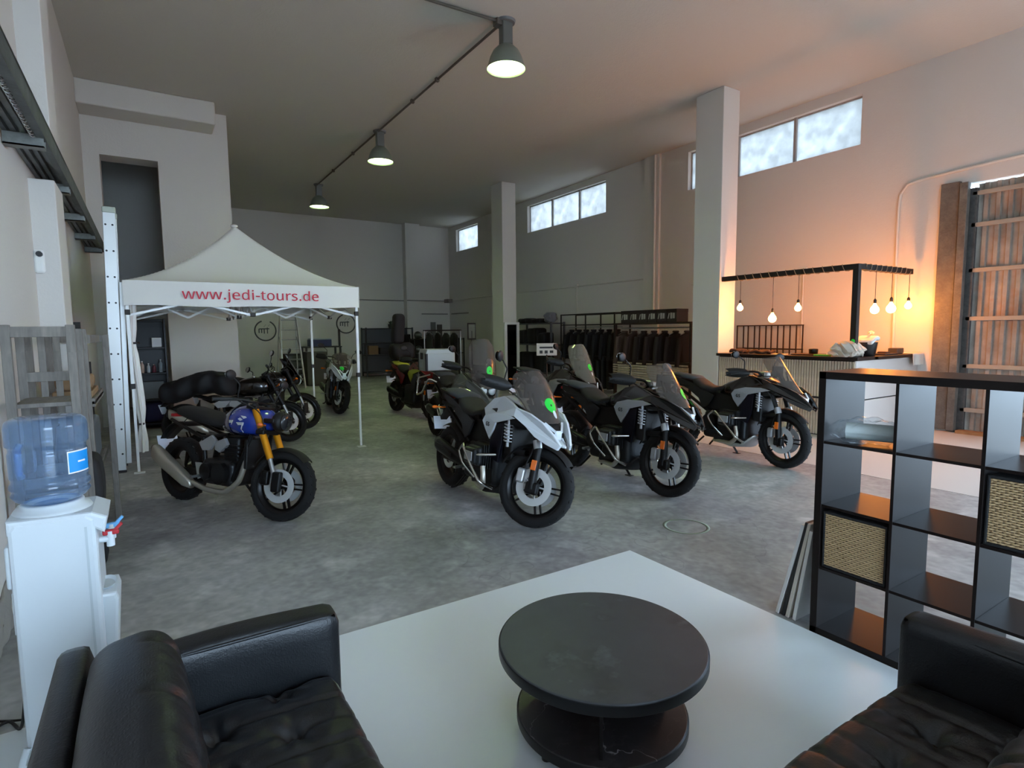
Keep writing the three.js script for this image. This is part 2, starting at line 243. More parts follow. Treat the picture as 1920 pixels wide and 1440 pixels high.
// steel ledge along the left wall
{
  const t = thing('steel_ledge', 'galvanised corrugated steel ledge on brackets high along the side wall', 'ledge'), z0 = -11.4, z1 = 1.5;
  part('edge_channel', [bx(-.52, -.5, 2.93, 3.06, z0, z1), bx(-.56, -.5, 3.05, 3.07, z0, z1), bx(-.545, -.5, 2.92, 2.935, z0, z1)], mat(0x7d8183, .5, .4, { map: galvMap }), t);
  const pts = []; const n = 4, x0 = -.725, x1 = -.525, w = (x1 - x0) / n; for (let k = 0; k < n; k++) { const x = x0 + k * w; pts.push([x, 0], [x + w * .5, 0], [x + w * .6, .025], [x + w * .9, .025]); } pts.push([x1, 0]);
  part('corrugated_soffit', extr([...pts, ...pts.slice().reverse().map(([a, b]) => [a, b + .004])], z1 - z0).translate(0, 2.95, (z0 + z1) / 2), mat(0x9a9ea0, .5, .35, { map: galvMap }), t);
  for (const z of [-1.4, -3.2, -5.1, -6.6, -8.1, -9.6, -11]) { part('bracket', [bx(-.725, -.51, 2.86, 2.87, z - .05, z + .05), bx(-.725, -.51, 2.86, 2.94, z - .05, z - .042), bx(-.725, -.51, 2.86, 2.94, z + .042, z + .05)], C.galv, t); part('bolt', cyl([-.535, 2.9, z - .03], [-.535, 2.87, z - .03], .012), C.steel, t); }
  const spring = []; for (let k = 0; k <= 160; k++) spring.push([-.56 + .012 * Math.cos(k * .9), 2.915 + .012 * Math.sin(k * .9), -3.55 - k * .009]);
  part('coil', new THREE.TubeGeometry(new THREE.CatmullRomCurve3(spring.map((p) => V(...p))), 480, .003, 5), C.steel, t);
}
solo('wall_switch', 'white wall switch box with a black knob on the pilaster', 'switch', [rb(-.735, -.66, 2.1, 2.29, -6.02, -5.97, .03)], C.white);
part('knob', cyl([-.69, 2.25, -5.975], [-.69, 2.25, -5.94], .022), C.black, scene.children[scene.children.length - 1]);
// ================= lounge in front =================
function sofa(name, label, pos, turn) {
  const t = thing(name, label, 'armchair', pos, turn, 'black leather armchairs'), SW = 1.2, L = C.leather;
  // tufted seat: seams run front to back, buttons pull them down
  const dimple = (a, b) => { let d = 0; for (let i = -2; i <= 2; i++) for (const zz of [-.1, .09]) { const dx = a - i * .22 - (zz > 0 ? .11 : 0), dz = b - zz, q = Math.hypot(dx, dz); d += .036 * Math.exp(-((q / .028) ** 2)) + .018 * Math.exp(-((q / .075) ** 2)) + .007 * Math.sin(5 * Math.atan2(dz, dx) + i) * Math.exp(-(((q - .05) / .035) ** 2)); } return d; };
  const seat = subBox(SW - .01, .19, .56, .05, 110, 8, 60, (v) => {
    const top = clamp((v.y + .03) / .1, 0, 1); if (top <= 0) return;
    const s = Math.abs((((v.x + .11) / .22) % 1 + 1) % 1 - .5) * .22, s2 = Math.abs(((v.x / .22) % 1 + 1) % 1 - .5) * .22;
    const seam = .011 * Math.exp(-((s / .011) ** 2)) + .006 * Math.exp(-((s2 / .012) ** 2));
    const cr = Math.sin(Math.PI * clamp((v.z + .28) / .56, 0, 1)) * .016 + .01 * Math.cos(v.x * 2.4), wr = .0035 * Math.sin(v.z * 95 + 5 * Math.sin(v.x * 9)) * clamp((v.z - .1) / .15, 0, 1);
    v.y += top * (cr - seam - dimple(v.x, v.z) + wr * .6);
  }).translate(0, .33, .03);
  part('seat_cushion', seat, L, t);
  const btn = []; for (let i = -2; i <= 2; i++) for (const zz of [-.1, .09]) { const x = i * .22 + (zz > 0 ? .11 : 0); if (Math.abs(x) < .57) btn.push(new THREE.SphereGeometry(.011, 10, 8).scale(1, .5, 1).translate(x, .398, zz + .03)); }
  for (const b of btn) part('button', b, L, t);
  // bulging back cushion with gathered wrinkles
  const back = subBox(SW - .01, .4, .2, .08, 90, 40, 14, (v) => {
    const b = Math.cos(v.y * 3.2) * Math.cos(v.x * 2.2); v.z += .04 * b * (v.z > 0 ? 1 : .3);
    if (v.z > 0) { const s = Math.abs(((v.x / .3) % 1 + 1) % 1 - .5) * .3; v.z -= .018 * Math.exp(-((s / .014) ** 2)); let d = 0; for (let i = -2; i <= 2; i++) { const q = Math.hypot(v.x - (i + .5) * .3, v.y - .02); d += .04 * Math.exp(-((q / .045) ** 2)); } v.z -= d; v.z += .005 * Math.sin(v.x * 70 + 6 * Math.sin(v.y * 14)) * clamp(.2 - Math.abs(v.y - .05), 0, 1) * 5; }
    v.y += .03 * Math.sin(v.x * 5.2 + .6) * clamp(v.y * 4, 0, 1);
  }); back.rotateX(-.16); back.translate(0, .56, -.25);
  part('back_cushion', back, L, t);
  part('back_frame', subBox(SW + .24, .58, .1, .04, 24, 10, 4, (v) => { v.z -= .05 * (v.y + .29); }).translate(0, .4, -.38), L, t);
  for (const s of [-1, 1]) {
    part('arm', subBox(.13, .54, .72, .035, 6, 14, 20, (v) => { v.x += .006 * Math.sin(v.z * 9 + s); v.y += v.y > .2 ? .006 * Math.cos(v.z * 6) : 0; }).translate(s * (SW / 2 + .065), .355, -.02), L, t);
    part('arm_piping', poly([[s * (SW / 2 + .012), .1, .328], [s * (SW / 2 + .012), .612, .328], [s * (SW / 2 + .012), .612, -.3]], .006), L, t);
  }
  part('base_frame', rb(-SW / 2 - .1, SW / 2 + .1, .1, .25, -.4, .28, .02), L, t);
  for (const sx of [-1, 1]) for (const z of [-.36, .26]) part('leg', cyl([sx * (SW / 2 + .06), .004, z], [sx * (SW / 2 + .06), .12, z], .018, .02), C.chrome, t);
  return t;
}
sofa('leather_armchair', 'black leather armchair beside the water cooler, seen over its back cushion', [.175, 0, -1.35], Math.PI / 2);
sofa('leather_armchair', 'black leather armchair in front of the cube bookcase with deeply buttoned seat', [1.5, 0, -.53], Math.PI);
{ // round table
  const t = thing('coffee_table', 'round black stone coffee table with a lower shelf disc', 'table', [1.45, .004, -1.64], -.72), disc = (r, y0, y1) => lathe([[.001, y0], [r - .008, y0], [r, y0 + .008], [r, y1 - .006], [r - .006, y1], [.001, y1]], 96);
  part('tabletop', disc(.405, .328, .376), C.stone, t); part('rim_band', lathe([[.4055, .33], [.4085, .334], [.4085, .368], [.4055, .372]], 96), mat(0x17181a, .4, .3), t);
  part('lower_disc', disc(.335, .05, .095), C.marble, t); part('lower_rim_band', lathe([[.3355, .052], [.3385, .056], [.3385, .088], [.3355, .092]], 96), mat(0x17181a, .4, .3), t);
  part('support_plate', rb(-.006, .006, .09, .33, -.3, .3, .002), C.blackMetal, t); part('support_plate', rb(-.25, .25, .09, .33, -.006, .006, .002), C.blackMetal, t);
  for (const [x, z] of [[.2, .2], [-.2, .2], [.2, -.2], [-.2, -.2]]) part('foot', cyl([x, 0, z], [x, .052, z], .02), C.black, t);
}
{ // water cooler
  const wp = C.whitePlastic, t = thing('water_cooler', 'white floor-standing water cooler by the side wall', 'water cooler', [-.02, 0, -.02]);
  const prof = [[-.43, .05], [-.2, .05], [-.2, .3], [-.2, .86], [-.2, .9], [-.22, .915], [-.42, .915], [-.43, .9]];
  part('body', extr(prof, .25, .015).translate(0, 0, -2.75), wp, t);
  part('top_housing', extr([[-.435, .895], [-.2, .885], [-.168, .86], [-.163, .9], [-.2, .92], [-.435, .925]], .25, .012).translate(0, 0, -2.75), wp, t);
  part('collar', lathe([[.125, 0], [.118, .012], [.1, .018], [.1, .03], [.09, .036], [.06, .03], [.05, .0]], 48).translate(-.325, .933, -2.75), wp, t);
  part('side_seam', bx(-.222, -.214, .08, .88, -2.611, -2.608), mat(0xb9c3c7, .5), t);
  part('drip_tray', extr([[-.2, .3], [-.165, .305], [-.145, .56], [-.15, .58], [-.2, .585]], .19, .012).translate(0, 0, -2.75), wp, t);
  part('drip_bowl', lathe([[.001, .0], [.045, .004], [.06, .02]], 32).scale(.6, 1, 1.2).translate(-.178, .585, -2.75), wp, t);
  part('back_grille', [rb(-.462, -.435, .68, .84, -2.72, -2.64, .01), rb(-.455, -.442, .5, .66, -2.76, -2.66, .004)], wp, t);
  for (const [z, m, n] of [[-2.7, C.red, 'hot_tap'], [-2.8, mat(0x6fb4e8, .4), 'cold_tap']]) { const a = part(n, [cyl([-.21, .795, z], [-.155, .795, z], .013), cyl([-.15, .825, z], [-.15, .765, z], .014)], wp, t); part('lever', [rb(-.175, -.12, .81, .83, z - .012, z + .012, .006), bar([-.135, .825, z], [-.11, .85, z], .018, .01)], m, a); }
  for (const [x, z] of [[-.44, -2.64], [-.22, -2.64], [-.44, -2.86], [-.22, -2.86]]) part('foot', cyl([x, .0, z], [x, .055, z], .028, .024), wp, t);
  part('bottom_bracket', poly([[-.44, .09, -2.6], [-.46, .03, -2.58], [-.42, .015, -2.57], [-.34, .02, -2.58]], .012), wp, t);
}
{ // bottle, upside down in the collar
  const t = thing('water_bottle', 'blue water cooler bottle with built-in handle and blue square label', 'bottle', [-.345, .935, -2.77]);
  const rad = (y) => { const k = [[0, .025], [.012, .03], [.03, .075], [.05, .112], [.07, .124], [.078, .118], [.088, .118], [.096, .126], [.11, .124], [.116, .118], [.13, .118], [.137, .122], [.225, .122], [.235, .118], [.25, .119], [.258, .127], [.325, .127], [.345, .122], [.358, .106], [.362, .06], [.363, .001]]; for (let i = 0; i < k.length - 1; i++) if (y <= k[i + 1][0]) return lerp(k[i][1], k[i + 1][1], (y - k[i][0]) / (k[i + 1][0] - k[i][0])); return .001; };
  const hz = 2.62;  // handle direction
  const ys = []; for (let i = 0; i <= 90; i++) ys.push(i / 90 * .363);
  const body = gridSurf(72, 90, (u, v) => { const a = -u * Math.PI * 2, y = v * .363; let r = rad(y); let d = Math.abs(((a + hz) % (2 * Math.PI) + 3 * Math.PI) % (2 * Math.PI) - Math.PI); if (y > .125 && y < .24) { const e = clamp((.5 - d) / .12, 0, 1) * clamp(Math.min(y - .125, .24 - y) / .02, 0, 1); r = lerp(r, .066, e); } return [r * Math.cos(a), y, r * Math.sin(a)]; });
  const bm = mat(0xc3daf2, .08, 0, { transmission: .9, thickness: 0, ior: 1.45 });
  part('bottle_shell', body, bm, t);
  part('handle', tube([.115, .14, .18, .225, .25].map((y, i) => [(.115 - (i === 0 || i === 4 ? .01 : 0)) * Math.cos(-hz), y, (.115 - (i === 0 || i === 4 ? .01 : 0)) * Math.sin(-hz)]), .013, 24), mat(0xcfe2f5, .15, 0, { transmission: .75, thickness: 0 }), t);
  const lab = (r, a0, a1, y0, y1) => gridSurf(12, 1, (u, v) => { const a = lerp(a0, a1, u); return [r * Math.cos(a), lerp(y0, y1, v), r * Math.sin(a)]; }, .0006);
  const l = part('label', lab(.1235, 1.0, .2, .145, .23), C.white, t); part('label_print', lab(.1245, .97, .23, .15, .225), C.blueLabel, l); part('label_mark', lab(.1252, .7, .42, .184, .19), C.white, l);
}
solo('power_cable', 'black power cable lying on the floor behind the water cooler', 'cable', tube([[-.48, .3, -2.85], [-.52, .03, -2.9], [-.58, .012, -3.0], [-.66, .012, -2.95], [-.7, .012, -3.12], [-.72, .012, -3.3]], .006, 60), C.black);
solo('power_cable', 'loop of thin black cable against the side wall baseboard', 'cable', tube([[-.47, .012, -2.96], [-.55, .012, -2.99], [-.64, .01, -3.04], [-.72, .01, -3.05]], .005, 40), C.black);
// plaster damage at the wall foot: two dark sockets
solo('wall_hole', 'rough bare mortar skirting with two dark holes at the wall foot', 'mortar', subBox(.02, .26, .9, .008, 3, 14, 40, (v) => { v.x += .006 * Math.sin(v.z * 31 + v.y * 22); v.y += .03 * Math.sin(v.z * 9) * (v.y > 0 ? 1 : 0); }).translate(XL + .008, .13, -3.6), mat(0x8d8781, .95, 0, { bumpMap: concreteBump, bumpScale: .01 }));
for (const [y, z] of [[.2, -3.5], [.09, -3.32]]) part('hole', cyl([XL + .012, y, z], [XL + .022, y, z], .02, .02, 14), C.black, scene.children[scene.children.length - 1]);

{ // cube bookcase: front at x = 2.86, 4 x 4
  const t = thing('cube_bookcase', 'black-brown open cube bookcase standing at the edge of the white floor', 'bookcase'), m = C.shelfBrown, x0 = 2.865, x1 = 3.255, z0 = -1.6, n = 4, H = 1.375, o = .036, i = .014, W = 1.385;
  part('side_panel', rb(x0, x1, 0, H, z0, z0 + o, .002), m, t); part('side_panel', rb(x0, x1, 0, H, z0 + W - o, z0 + W, .002), m, t);
  part('top_panel', rb(x0, x1, H - o, H + .001, z0 + .0005, z0 + W - .0005, .002), m, t); part('bottom_panel', rb(x0, x1, .001, o, z0 + .0005, z0 + W - .0005, .002), m, t);
  const c = (W - 2 * o - (n - 1) * i) / n; const ZC = [], YC = []; const ch = (H - 2 * o - (n - 1) * i) / n;
  for (let k = 0; k < n; k++) { ZC.push(z0 + o + k * (c + i)); YC.push(o + k * (ch + i)); }
  for (let k = 1; k < n; k++) part('divider', rb(x0 + .003, x1 - .003, o, H - o, ZC[k] - i, ZC[k], .001), m, t);
  for (let k = 1; k < n; k++) for (let q = 0; q < n; q++) part('shelf', rb(x0 + .005, x1 - .005, YC[k] - i, YC[k], ZC[q], ZC[q] + c, .001), m, t);
  // woven baskets
  const basket = (q, k, label) => {
    const b = thing('woven_basket', label, 'basket', [x0 + .012, YC[k], ZC[q] + .006], 0, 'woven baskets in the bookcase'), w = c - .012, h = ch - .02, d = .34;
    part('box_core', rb(.008, d, .002, h, .008, w - .008, .006), C.blackSoft, b);
    const rows = []; const nr = 26; for (let r = 0; r < nr; r++) { const y = .018 + r * (h - .036) / (nr - 1), pts = []; for (let s = 0; s <= 40; s++) pts.push([.0065 + .0022 * Math.sin(s * 1.6 + (r % 2) * Math.PI), y + .0006 * Math.sin(s * 2.3 + r), .012 + s / 40 * (w - .024)]); rows.push(new THREE.TubeGeometry(new THREE.CatmullRomCurve3(pts.map((p) => V(...p))), 80, .0042, 5)); }
    const s = part('weave', rows, C.rattan, b); s.userData.kind = 'stuff'; const st = []; for (let r = 0; r < 21; r++) { const z = .014 + r / 20 * (w - .028); st.push(cyl([.0075, .014, z], [.0075, h - .014, z], .0026, .0026, 5)); } part('stakes', st, mat(0x8d7450, .8), b).userData.kind = 'stuff';
    part('rim', [rb(-.001, .014, 0, .012, .002, w - .002, .004), rb(-.001, .014, h - .012, h, .002, w - .002, .004), rb(-.001, .014, 0, h, .001, .012, .004), rb(-.001, .014, 0, h, w - .012, w - .001, .004)], C.blackSoft, b);
  };
  basket(0, 1, 'woven reed basket two cubes below the paper roll'); basket(2, 2, 'woven reed basket in the upper cube cut by the picture edge');
  const roll = thing('paper_roll', 'rolled paper in a clear plastic bag lying in the top bookcase cube', 'paper roll', [x0 + .06, YC[3], ZC[0] + .03]);
  const sp = []; for (let k = 0; k <= 60; k++) { const a = k / 60 * Math.PI * 5, r = .016 + .0021 * a; sp.push([r * Math.cos(a), r * Math.sin(a)]); }
  const back = sp.slice().reverse().map(([x, y]) => [x * .955, y * .955]); part('sheet_roll', extr([...sp, ...back], .2).rotateY(.35).translate(.06, .052, .13), mat(0xd9e0dc, .8), roll);
  part('plastic_bag', gridSurf(36, 24, (u, v) => { const a = u * Math.PI * 2, zz = lerp(-.02, .27, v), e = Math.sin(Math.PI * clamp(v * 1.0, .02, .98)) ** .35, r = (.064 + .008 * Math.sin(a * 5 + v * 14) + .005 * Math.sin(v * 40 + a * 3)) * e + .004; return [.05 + r * Math.cos(a) * 1.25 + (zz - .13) * .35, Math.max(.001, .06 + r * Math.sin(a) * .95), zz]; }), mat(0xf4f8fa, .06, 0, { transmission: .96, thickness: 0, ior: 1.3 }), roll);
}
// boards leaning on the end of the bookcase
[['white laminate board leaning outermost against the bookcase end', 0xcfccc6, .0, .56], ['black framed board leaning second from outside against the bookcase end', 0x121212, .035, .575], ['pale beige board leaning third from outside against the bookcase end', 0xc4bbac, .06, .57], ['narrow white board leaning closest to the bookcase end', 0xd5d2cc, .1, .53]].forEach(([l, c, dz, h], k) => {
  const g = rb(0, .33, 0, h, -.01, .01, .003), s = solo('leaning_board', l, 'board', g, mat(c, .5)); s.position.set(2.9, .001, -1.82 + dz + .012); s.rotation.x = .24 - dz * .9;
});
// grey wooden racks by the side wall
{
  const m = C.greyWood, post = (x, z, h) => rb(x - .022, x + .022, 0, h, z - .022, z + .022, .004), rail = (x0, x1, y, z) => rb(x0, x1, y - .03, y + .03, z - .012, z + .012, .003);
  const a = thing('wooden_rack', 'grey painted wooden slat rack right behind the water cooler', 'rack');
  for (const [x, z, h] of [[-.665, -4.2, 1.66], [-.375, -4.2, 1.66], [-.665, -4.62, 1.64], [-.375, -4.62, 1.64]]) part('post', post(x, z, h), m, a);
  for (const z of [-4.2, -4.62]) for (const y of [1.62, 1.34, .75, .25]) if (!(z === -4.2 && y === 1.34)) part('rail', rail(-.645, -.395, y, z), m, a);
  for (const y of [1.2, .68, .2]) part('shelf_board', rb(-.66, -.38, y - .012, y + .012, -4.62, -4.2, .003), m, a);
  for (const x of [-.565, -.49]) part('slat', rb(x - .018, x + .018, .2, 1.6, -4.64, -4.615, .003), m, a);
  const b = thing('wooden_rack', 'longer grey wooden rack standing between the slat rack and the tall ladder', 'rack');
  for (const [x, z, h] of [[-.38, -5.0, 1.64], [-.68, -5.0, 1.64], [-.3, -5.95, 1.6], [-.68, -5.95, 1.6]]) part('post', post(x, z, h), m, b);
  for (const [y, q] of [[1.57, 0], [1.12, 1], [.62, 1]]) { part('rail', rb(-.36, -.34, y - .03, y + .03, -5.97, -5.0, .003), m, b); if (q) part('shelf_board', rb(-.68, -.34, y - .012, y + .012, -5.97, -5.0, .003), m, b); }
  part('rail', rail(-.68, -.32, 1.57, -5.95), m, b);
  solo('cardboard_scrap', 'torn cardboard box with packing paper on the longer grey rack', 'box', [rb(-.6, -.36, 1.132, 1.19, -5.75, -5.2, .01), subBox(.22, .1, .4, .04, 14, 8, 20, (v) => { v.y += .02 * Math.sin(v.x * 40) * Math.cos(v.z * 30); }).translate(-.48, 1.245, -5.45)], C.cardboard);
  solo('grey_case', 'grey equipment case hanging below the cardboard on the rack', 'case', rb(-.6, -.37, .64, .95, -5.8, -5.2, .03), mat(0x5a5e62, .5));
  solo('black_bag', 'long black padded bag standing beside the rack foot', 'bag', subBox(.2, .78, .34, .06, 8, 18, 10, (v) => { v.x += .012 * Math.sin(v.y * 9); v.z += .015 * Math.sin(v.y * 7 + 1); }).translate(-.42, .395, -4.82), C.blackSoft);
  solo('dark_board', 'dark board leaning on the wall at the far end of the rack', 'board', [bx(-.7, -.52, 0, 1.72, -6.72, -6.68), bx(-.6, -.46, 0, 1.35, -6.66, -6.63)], mat(0x1d1a18, .7));
}
// ================= motorcycles =================
const LX = (pts) => pts;
function wheel(Rw, tw, spokes, rimMat, tyreMat, parent, name, at, rot, disc = .15, discMat = C.steel) {
  const tf = (g) => { const h = G(g); h.rotateZ(Math.PI / 2); if (rot) rot(h.translate(...at)); else h.translate(...at); return h; };
  const h = tw / 2, ri = Rw - tw * .62;
  const ty = lathe([[ri, -h * .62], [ri + .01, -h * .9], [Rw - h * .75, -h], [Rw - h * .32, -h * .8], [Rw - h * .08, -h * .42], [Rw, 0], [Rw - h * .08, h * .42], [Rw - h * .32, h * .8], [Rw - h * .75, h], [ri + .01, h * .9], [ri, h * .62]], 56);
  const tread = []; for (let k = 0; k < 48; k++) { const a = k / 48 * Math.PI * 2, s = k % 2 ? 1 : -1; tread.push(new THREE.BoxGeometry(.012, h * .6, .02).rotateX(.5 * s).translate(Rw - .0065 - h * .1, s * h * .36, 0).rotateY(a)); }
  const w = part(name, [tf(ty), ...tread.map(tf)], tyreMat, parent);
  const rim = [lathe([[ri + .006, -h * .66], [ri + .008, -h * .5], [ri - .018, -h * .36], [ri - .024, 0], [ri - .018, h * .36], [ri + .008, h * .5], [ri + .006, h * .66], [ri - .006, h * .6], [ri - .034, h * .3], [ri - .036, 0], [ri - .034, -h * .3], [ri - .006, -h * .6], [ri + .006, -h * .66]], 56), cyl([0, -.055, 0], [0, .055, 0], .036, .036, 20)];
  for (let k = 0; k < spokes; k++) { const a = k / spokes * Math.PI * 2 + .3; for (const s of [-1, 1]) { const p0 = [.03 * Math.cos(a + s * .5), s * .012, .03 * Math.sin(a + s * .5)], p1 = [(ri - .026) * Math.cos(a + s * .11), 0, (ri - .026) * Math.sin(a + s * .11)]; rim.push(bar(p0, p1, .014, .022)); } }
  part('rim', rim.map(tf), rimMat, w);
  if (disc) for (const s of [-1, 1]) { const y = s * .062; part('brake_disc', [lathe([[disc * .6, y - .0025], [disc, y - .0025], [disc, y + .0025], [disc * .6, y + .0025], [disc * .6, y - .0025]], 48), ...[0, 1, 2, 3, 4].map((k) => bar([.03 * Math.cos(k * 1.2566), y, .03 * Math.sin(k * 1.2566)], [disc * .66 * Math.cos(k * 1.2566 + .3), y, disc * .66 * Math.sin(k * 1.2566 + .3)], .01, .012))].map(tf), discMat, w); }
  return w;
}
function about(p, dir, ang) { const m = new THREE.Matrix4().makeTranslation(...p).multiply(new THREE.Matrix4().makeRotationAxis(V(...dir).normalize(), ang)).multiply(new THREE.Matrix4().makeTranslation(-p[0], -p[1], -p[2])); return (g) => g.applyMatrix4(m); }
function sidePanel(pts, xf, s, thick = .012, bevel = .004) {   // pts in [z, y]; xf(z, y) gives the half width there; s is the side
  const g = extr(pts, thick, bevel), p = g.attributes.position;
  for (let i = 0; i < p.count; i++) { const z = p.getX(i), y = p.getY(i), d = p.getZ(i); p.setXYZ(i, s * (xf(z, y) + d), y, z); }
  if (s > 0) { const n = g.index ? g.toNonIndexed() : g, q = n.attributes.position; for (let i = 0; i < q.count; i += 3) { const a = [q.getX(i), q.getY(i), q.getZ(i)]; q.setXYZ(i, q.getX(i + 1), q.getY(i + 1), q.getZ(i + 1)); q.setXYZ(i + 1, ...a); } n.deleteAttribute('normal'); n.computeVertexNormals(); return n; }
  g.deleteAttribute('normal'); g.computeVertexNormals(); return g;
}
const B = {
  gloss: mat(0x070708, .22, 0, { clearcoat: .7, clearcoatRoughness: .08 }), matt: mat(0x0b0c0d, .58), frame: mat(0x111213, .45, .4), engine: mat(0x26282a, .42, .6), seatBlack: mat(0x111214, .7, 0, { bumpMap: leatherBump, bumpScale: .001 }), seatGrey: mat(0x3b3f45, .75, 0, { bumpMap: leatherBump, bumpScale: .001 }),
  white: mat(0xd6dde2, .28, 0, { clearcoat: .5, clearcoatRoughness: .1 }), silver: mat(0xb9bbbd, .3, .5), rim: mat(0x0c0c0d, .35, .4), screen: mat(0xd6d0ca, .13, 0, { transmission: .95, thickness: 0, ior: 1.45 }), glassLamp: mat(0xdfe6ea, .12, 0, { clearcoat: 1 }), navy: mat(0x0b0d18, .3, .2), reflector: mat(0xe8701a, .25, 0, { clearcoat: .6 }), mirrorGlass: mat(0xd0d4d6, .05, 1), aluCase: mat(0x9da09e, .45, .5), plate: mat(0xd3dbe6, .5), plateInk: mat(0x1b1d22, .6), dGreen: mat(0x0ad13c, .5), exhaust: mat(0xc4bfb2, .34, .75), discSteel: mat(0xc9cbcb, .4, .35), bluePaint: mat(0x12308f, .18, 0, { clearcoat: 1, clearcoatRoughness: .05 }), violetGrey: mat(0x4a4a63, .22, 0, { clearcoat: 1, clearcoatRoughness: .05 }), gold: mat(0xe39a1c, .28, .6), redPaint: mat(0x7c1016, .3, 0, { clearcoat: .5 }), yellow: mat(0xb5b93a, .4),
};
function plateAt(t, z, y, tilt = -.35) { const p = part('number_plate', G(rb(-.1, .1, -.07, .07, -.004, .004, .008)).rotateX(tilt).translate(0, y, z), B.plate, t); part('plate_mark', G(rb(-.075, .075, -.015, .03, -.002, .002, .002)).rotateX(tilt).translate(0, y, z - .004), B.plateInk, p); part('plate_holder', [bar([0, y + .05, z + .02], [0, y + .2, z + .22], .07, .04)], B.matt, t); return p; }

function gs(o) {   // big travel bike; local +z forward, front axle above z = 0, right side is -x
  const t = thing('motorcycle', o.label, 'motorcycle', o.pos, o.turn ?? 0, 'parked motorcycles'); t.rotation.order = 'YXZ'; t.rotation.z = -(o.lean ?? .1);
  const st = about([0, .32, .03], [0, Math.cos(.44), -Math.sin(.44)], o.steer ?? .52), wb = o.wb ?? 1.5, body = o.body ?? B.gloss, wing = o.wing ?? B.silver, S2 = [-1, 1];
  wheel(.322, .12, 5, o.rim ?? B.rim, C.tyre, t, 'front_wheel', [0, .322, 0], st, .152, o.disc ?? B.discSteel);
  wheel(.315, .16, 5, o.rim ?? B.rim, C.tyre, t, 'rear_wheel', [0, .315, -wb], null, .12, B.discSteel);
  // fork, fender
  for (const s of S2) {
    const f = part('fork_leg', [st(G(cyl([s * .105, .3, .0], [s * .105, .64, -.02], .036, .03, 16))), st(G(rb(s * .105 - .03, s * .105 + .03, .26, .36, -.05, .06, .02)))], B.frame, t);
    part('fork_tube', st(G(cyl([s * .105, .62, -.02], [s * .1, 1.0, -.2], .024, .024, 14))), B.matt, f);
    part('fork_cap', st(G(cyl([s * .105, .625, -.02], [s * .105, .69, -.045], .036, .036, 16))), B.silver, f);
    part('reflector', st(G(rb(s * .14 - .006, s * .14 + .006, .45, .53, -.035, .01, .004))), B.reflector, f);
    part('brake_caliper', st(G(rb(s * .075 - .028, s * .075 + .028, .33, .45, -.16, -.09, .02))), B.silver, f);
  }
  part('front_fender', st(G(gridSurf(20, 8, (u, v) => { const a = lerp(.72, 2.75, u), w = (v - .5) * .15 * (1 - .45 * Math.abs(u - .5)), r = .35 - .035 * (2 * v - 1) ** 2 + .02 * u; return [w, .322 + r * Math.sin(a), -r * Math.cos(a) * -1 + 0]; }, .004))), B.matt, t);
  // shock between fork and tank
  { const c = []; for (let k = 0; k <= 60; k++) c.push([-.0 + .034 * Math.cos(k * .62), lerp(.66, .82, k / 60), -.25 + .03 * Math.sin(k * .62)]); for (const s of S2) part('shock_spring', [new THREE.TubeGeometry(new THREE.CatmullRomCurve3(c.map((p) => V(p[0] + s * .16, p[1], p[2]))), 160, .006, 6), cyl([s * .16, .62, -.25], [s * .16, .86, -.25], .014)], B.silver, t); }
  part('telelever', [poly([[-.11, .6, -.03], [-.09, .56, -.4], [.09, .56, -.4], [.11, .6, -.03]], .024)], B.frame, t);
  // engine and gearbox
  part('engine', [rb(-.19, .19, .24, .6, -.78, -.38, .05), rb(-.15, .15, .22, .56, -1.02, -.72, .05), cyl([-.2, .42, -.9], [.2, .42, -.9], .1, .1, 20), rb(-.16, .16, .19, .3, -.85, -.42, .04)], B.engine, t);
  if (!o.slim) for (const s of S2) { const c = part('cylinder_head', [rb(s * .17, s * .31, .41, .58, -.68, -.47, .035), rb(s * .29, s * .345, .425, .565, -.665, -.485, .025), ...[0, 1, 2, 3].map((k) => rb(s * (.19 + .022 * k), s * (.198 + .022 * k), .39, .6, -.7, -.45, .003))], B.engine, t); part('head_cover_trim', [rb(s * .343, s * .352, .455, .535, -.64, -.51, .01)], B.silver, c); part('header_pipe', poly([[s * .26, .42, -.46], [s * .27, .3, -.42], [s * .2, .2, -.55], [s * .12, .2, -.85]], .024), B.exhaust, t); }
  part('skid_plate', loft([[-.86, .2, .13, .02], [-.6, .18, .17, .035], [-.42, .22, .15, .05], [-.33, .31, .1, .03]], 16), o.skid ?? B.matt, t);
  for (const s of S2) part('radiator_shroud', sidePanel([[-.47, .66], [-.38, .8], [-.31, .81], [-.325, .64], [-.36, .47], [-.46, .5]], (z) => .16 + .05 * clamp((z + .5) / .35, 0, 1) * -1 + .03, s, .02), B.navy, t);
  part('radiator_core', [rb(-.14, .14, .5, .84, -.34, -.22, .02)], B.matt, t);
  // tank and body
  part('fuel_tank', loft([[-.82, .83, .1, .07], [-.72, .85, .14, .1], [-.58, .87, .17, .13], [-.42, .88, .185, .135], [-.25, .88, .17, .12], [-.1, .87, .13, .09], [.0, .86, .07, .05]], 28), body, t);
  part('frame_spine', [rb(-.1, .1, .55, .8, -1.05, -.35, .04), bar([-.11, .55, -.98], [-.1, .88, -1.62], .03), bar([.11, .55, -.98], [.1, .88, -1.62], .03), bar([-.12, .8, -.8], [-.11, .86, -1.62], .03), bar([.12, .8, -.8], [.11, .86, -1.62], .03)], B.frame, t);
  const hw = (z, y) => .205 - .185 * clamp((z + .12) / .5, 0, 1) ** 1.5 - .05 * clamp((y - .93) / .1, 0, 1) - .06 * clamp((-.45 - z) / .25, 0, 1);
